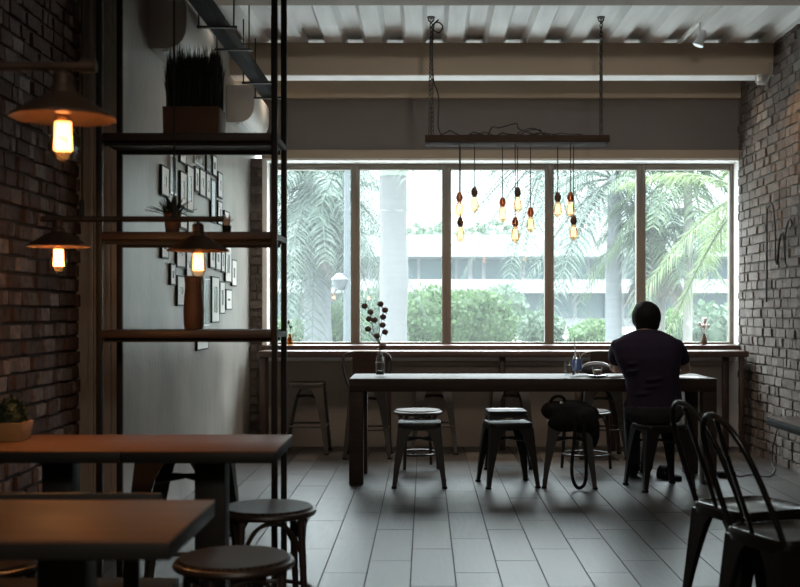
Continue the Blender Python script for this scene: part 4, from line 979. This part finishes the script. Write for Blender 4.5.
bush('bush', 'bush at the outer foot of the leftmost pane, beside the shelf rack', 287, 26, 1.0, 0.8, M['bush'], 2200, 0.13, 9)
bush('bush', 'small dark bush against the building in the middle pane', 505, 55, 2.4, 1.0, M['bush_blue'], 1500, 0.25, 10)
for i, (x, Y, zt, rx, lab) in enumerate(((425, 108, 9.3, 4.0, 'distant tree above the roof, right of the royal palm trunk'), (492, 110, 9.7, 4.6, 'wide distant tree above the roof in the middle pane'), (352, 108, 9.6, 2.6, 'distant tree above the roof, left of the royal palm trunk'), (700, 108, 9.2, 6.0, 'distant tree above the roof in the rightmost pane'))):
    bush('distant_tree', lab, x, Y, zt, rx, M['bush_blue'], 2200, 0.6, 30 + i, 'tree', 'trees behind the white building')

# white building
BY = 87.0
t = thing('office_building', 'long white two-storey building with bands of windows behind the palms', 'building', (0, BY, -0.05))
def bx_(x): return (x - 425) * BY / F
def bz_(y): return H - (y - 310) * BY / F + 0.05
xa, xb = bx_(240), bx_(800)
mb = MB(); mb.b2(xa, xb, 0.6, 9.0, 0, bz_(238)); mb.build('wall', M['render_white'], t)
mb = MB(); mb.b2(xa, xb, -1.2, 0.59, bz_(257), bz_(236)); mb.build('parapet', M['render_white'], t)
mb = MB(); mb.b2(xa, xb, -1.6, 0.59, bz_(293), bz_(280)); mb.build('balcony_band', M['render_white'], t)
rows = [(259, 279, [(258, 286), (290, 318), (322, 345), (405, 417), (420, 443), (447, 455), (458, 468), (473, 482), (486, 520), (526, 546), (556, 572), (577, 588), (591, 606), (628, 650), (655, 675), (680, 705), (710, 735)]),
        (294, 318, [(258, 300), (305, 345), (405, 440), (446, 470), (488, 517), (525, 548), (556, 574), (578, 606), (626, 646), (655, 690), (695, 735)])]
for y0, y1, spans in rows:
    for a, b in spans:
        mb = MB(); mb.b2(bx_(a), bx_(b), 0.52, 0.598, bz_(y1), bz_(y0)); w = mb.build('window', M['win_glass'], t)
for x in (520.5, 471, 402, 609, 652):
    mb = MB(); mb.b2(bx_(x) - .18, bx_(x) + .18, -1.3, -0.9, 0, bz_(293)); mb.build('column', M['render_white'], t)
# lamp post
p = at(347, 0, 15)
t = thing('lamp_post', 'grey-blue lamp post with a lantern at the edge of the leftmost pane', 'street lamp', (p.x, 15, -0.05))
mb = MB(); mb.tube([(0, 0, 0), (0, 0, 3.3)], [0.05, 0.035], 10); mb.build('pole', M['pole_grey'], t)
mb = MB(); z = at(0, 277, 15).z; mb.lathe([(0.03, z - 0.12), (0.085, z - 0.07), (0.10, z), (0.12, z + 0.02), (0.04, z + 0.1)], (-0.09, 0, 0), 14); mb.tube([(0, 0, z - 0.1), (-0.09, 0, z - 0.11)], 0.02, 8); mb.build('lantern', M['pole_grey'], t)

# ------------------------------------------------------------------ light
w = bpy.data.worlds.new('overcast'); sc.world = w; w.use_nodes = True
nt = w.node_tree; bg = nt.nodes['Background']
N, L = nt.nodes, nt.links
# overcast sky: brighter towards the zenith
tc = N.new('ShaderNodeTexCoord'); sx = N.new('ShaderNodeSeparateXYZ'); L.new(tc.outputs['Generated'], sx.inputs['Vector'])
mr = N.new('ShaderNodeMapRange'); mr.inputs['From Min'].default_value = 0.0; mr.inputs['From Max'].default_value = 0.9; mr.inputs['To Min'].default_value = 1.4; mr.inputs['To Max'].default_value = 26.0; mr.interpolation_type = 'SMOOTHSTEP'
L.new(sx.outputs['Z'], mr.inputs['Value'])
no = N.new('ShaderNodeTexNoise'); no.inputs['Scale'].default_value = 1.5; L.new(tc.outputs['Generated'], no.inputs['Vector'])
cr = N.new('ShaderNodeValToRGB'); cr.color_ramp.elements[0].color = (0.78, 0.90, 1.0, 1); cr.color_ramp.elements[1].color = (0.92, 0.97, 1, 1)
L.new(no.outputs['Fac'], cr.inputs['Fac']); L.new(cr.outputs['Color'], bg.inputs['Color']); L.new(mr.outputs['Result'], bg.inputs['Strength'])
# portal so the daylight through the window is sampled well
la = bpy.data.lights.new('window_portal', 'AREA'); la.shape = 'RECTANGLE'; la.size = 4.3; la.size_y = 1.7; la.cycles.is_portal = True
lo = bpy.data.objects.new('window_portal', la); COL.objects.link(lo); lo.location = (0.70, 10.72, 1.75); lo.rotation_euler = (-PI / 2, 0, 0)
def area(name, loc, size, e, col, rot=(0, 0, 0)):
    l = bpy.data.lights.new(name, 'AREA'); l.shape = 'RECTANGLE'; l.size, l.size_y = size; l.energy = e; l.color = col
    o = bpy.data.objects.new(name, l); COL.objects.link(o); o.location = loc; o.rotation_euler = rot; return o
area('ceiling_fill_light', (0.6, -1.6, 3.36), (3.0, 1.6), 110, (1.0, 0.88, 0.74))  # unseen fill behind the camera, added to lift the dark interior
area('ceiling_fill_light', (0.6, 7.36, 3.32), (4.0, 0.2), 14, (1.0, 0.9, 0.8))  # second unseen fill, added out of sight behind a beam
area('ceiling_fill_light', (0.6, 9.74, 3.32), (4.2, 0.25), 26, (1.0, 0.82, 0.62)).data.spread = math.radians(80)  # unseen fill behind the last beam, added to warm the floor by the window
sp = bpy.data.lights.new('wall_spot', 'SPOT'); sp.energy = 38; sp.color = (1, 0.62, 0.3); sp.spot_size = math.radians(46); sp.spot_blend = 0.9; sp.shadow_soft_size = 0.04
so = bpy.data.objects.new('wall_spot', sp); COL.objects.link(so); so.location = (2.35, 8.2, 3.2)
so.rotation_euler = (Vector((2.836, 8.85, 2.55)) - so.location).to_track_quat('-Z', 'Y').to_euler()

tl = bpy.data.lights.new('beam_fill_spot', 'SPOT'); tl.energy = 260; tl.color = (1, 0.88, 0.74); tl.spot_size = math.radians(48); tl.spot_blend = 0.9; tl.shadow_soft_size = 0.06  # unseen spot added to brighten the beam faces and ceiling
to = bpy.data.objects.new('beam_fill_spot', tl); COL.objects.link(to); to.location = (0.7, 1.6, 2.75)
to.rotation_euler = (Vector((1.15, 9.4, 3.5)) - to.location).to_track_quat('-Z', 'Y').to_euler()

# ------------------------------------------------------------------ camera
cam = bpy.data.cameras.new('camera'); co = bpy.data.objects.new('camera', cam); COL.objects.link(co)
cam.sensor_fit = 'HORIZONTAL'; cam.sensor_width = 36; cam.lens = F / 800 * 36
cam.shift_x = -25 / 800; cam.shift_y = 16.5 / 800
co.location = (0, 0, H); co.rotation_euler = (PI / 2, 0, 0)
cam.dof.use_dof = True; cam.dof.focus_distance = 8.6; cam.dof.aperture_fstop = 4.0
cam.clip_end = 400; cam.clip_start = 0.05
sc.camera = co
sc.view_settings.view_transform = 'Standard'; sc.view_settings.look = 'None'
sc.view_settings.exposure = 0.28; sc.view_settings.gamma = 1.0; sc.view_settings.use_curve_mapping = False
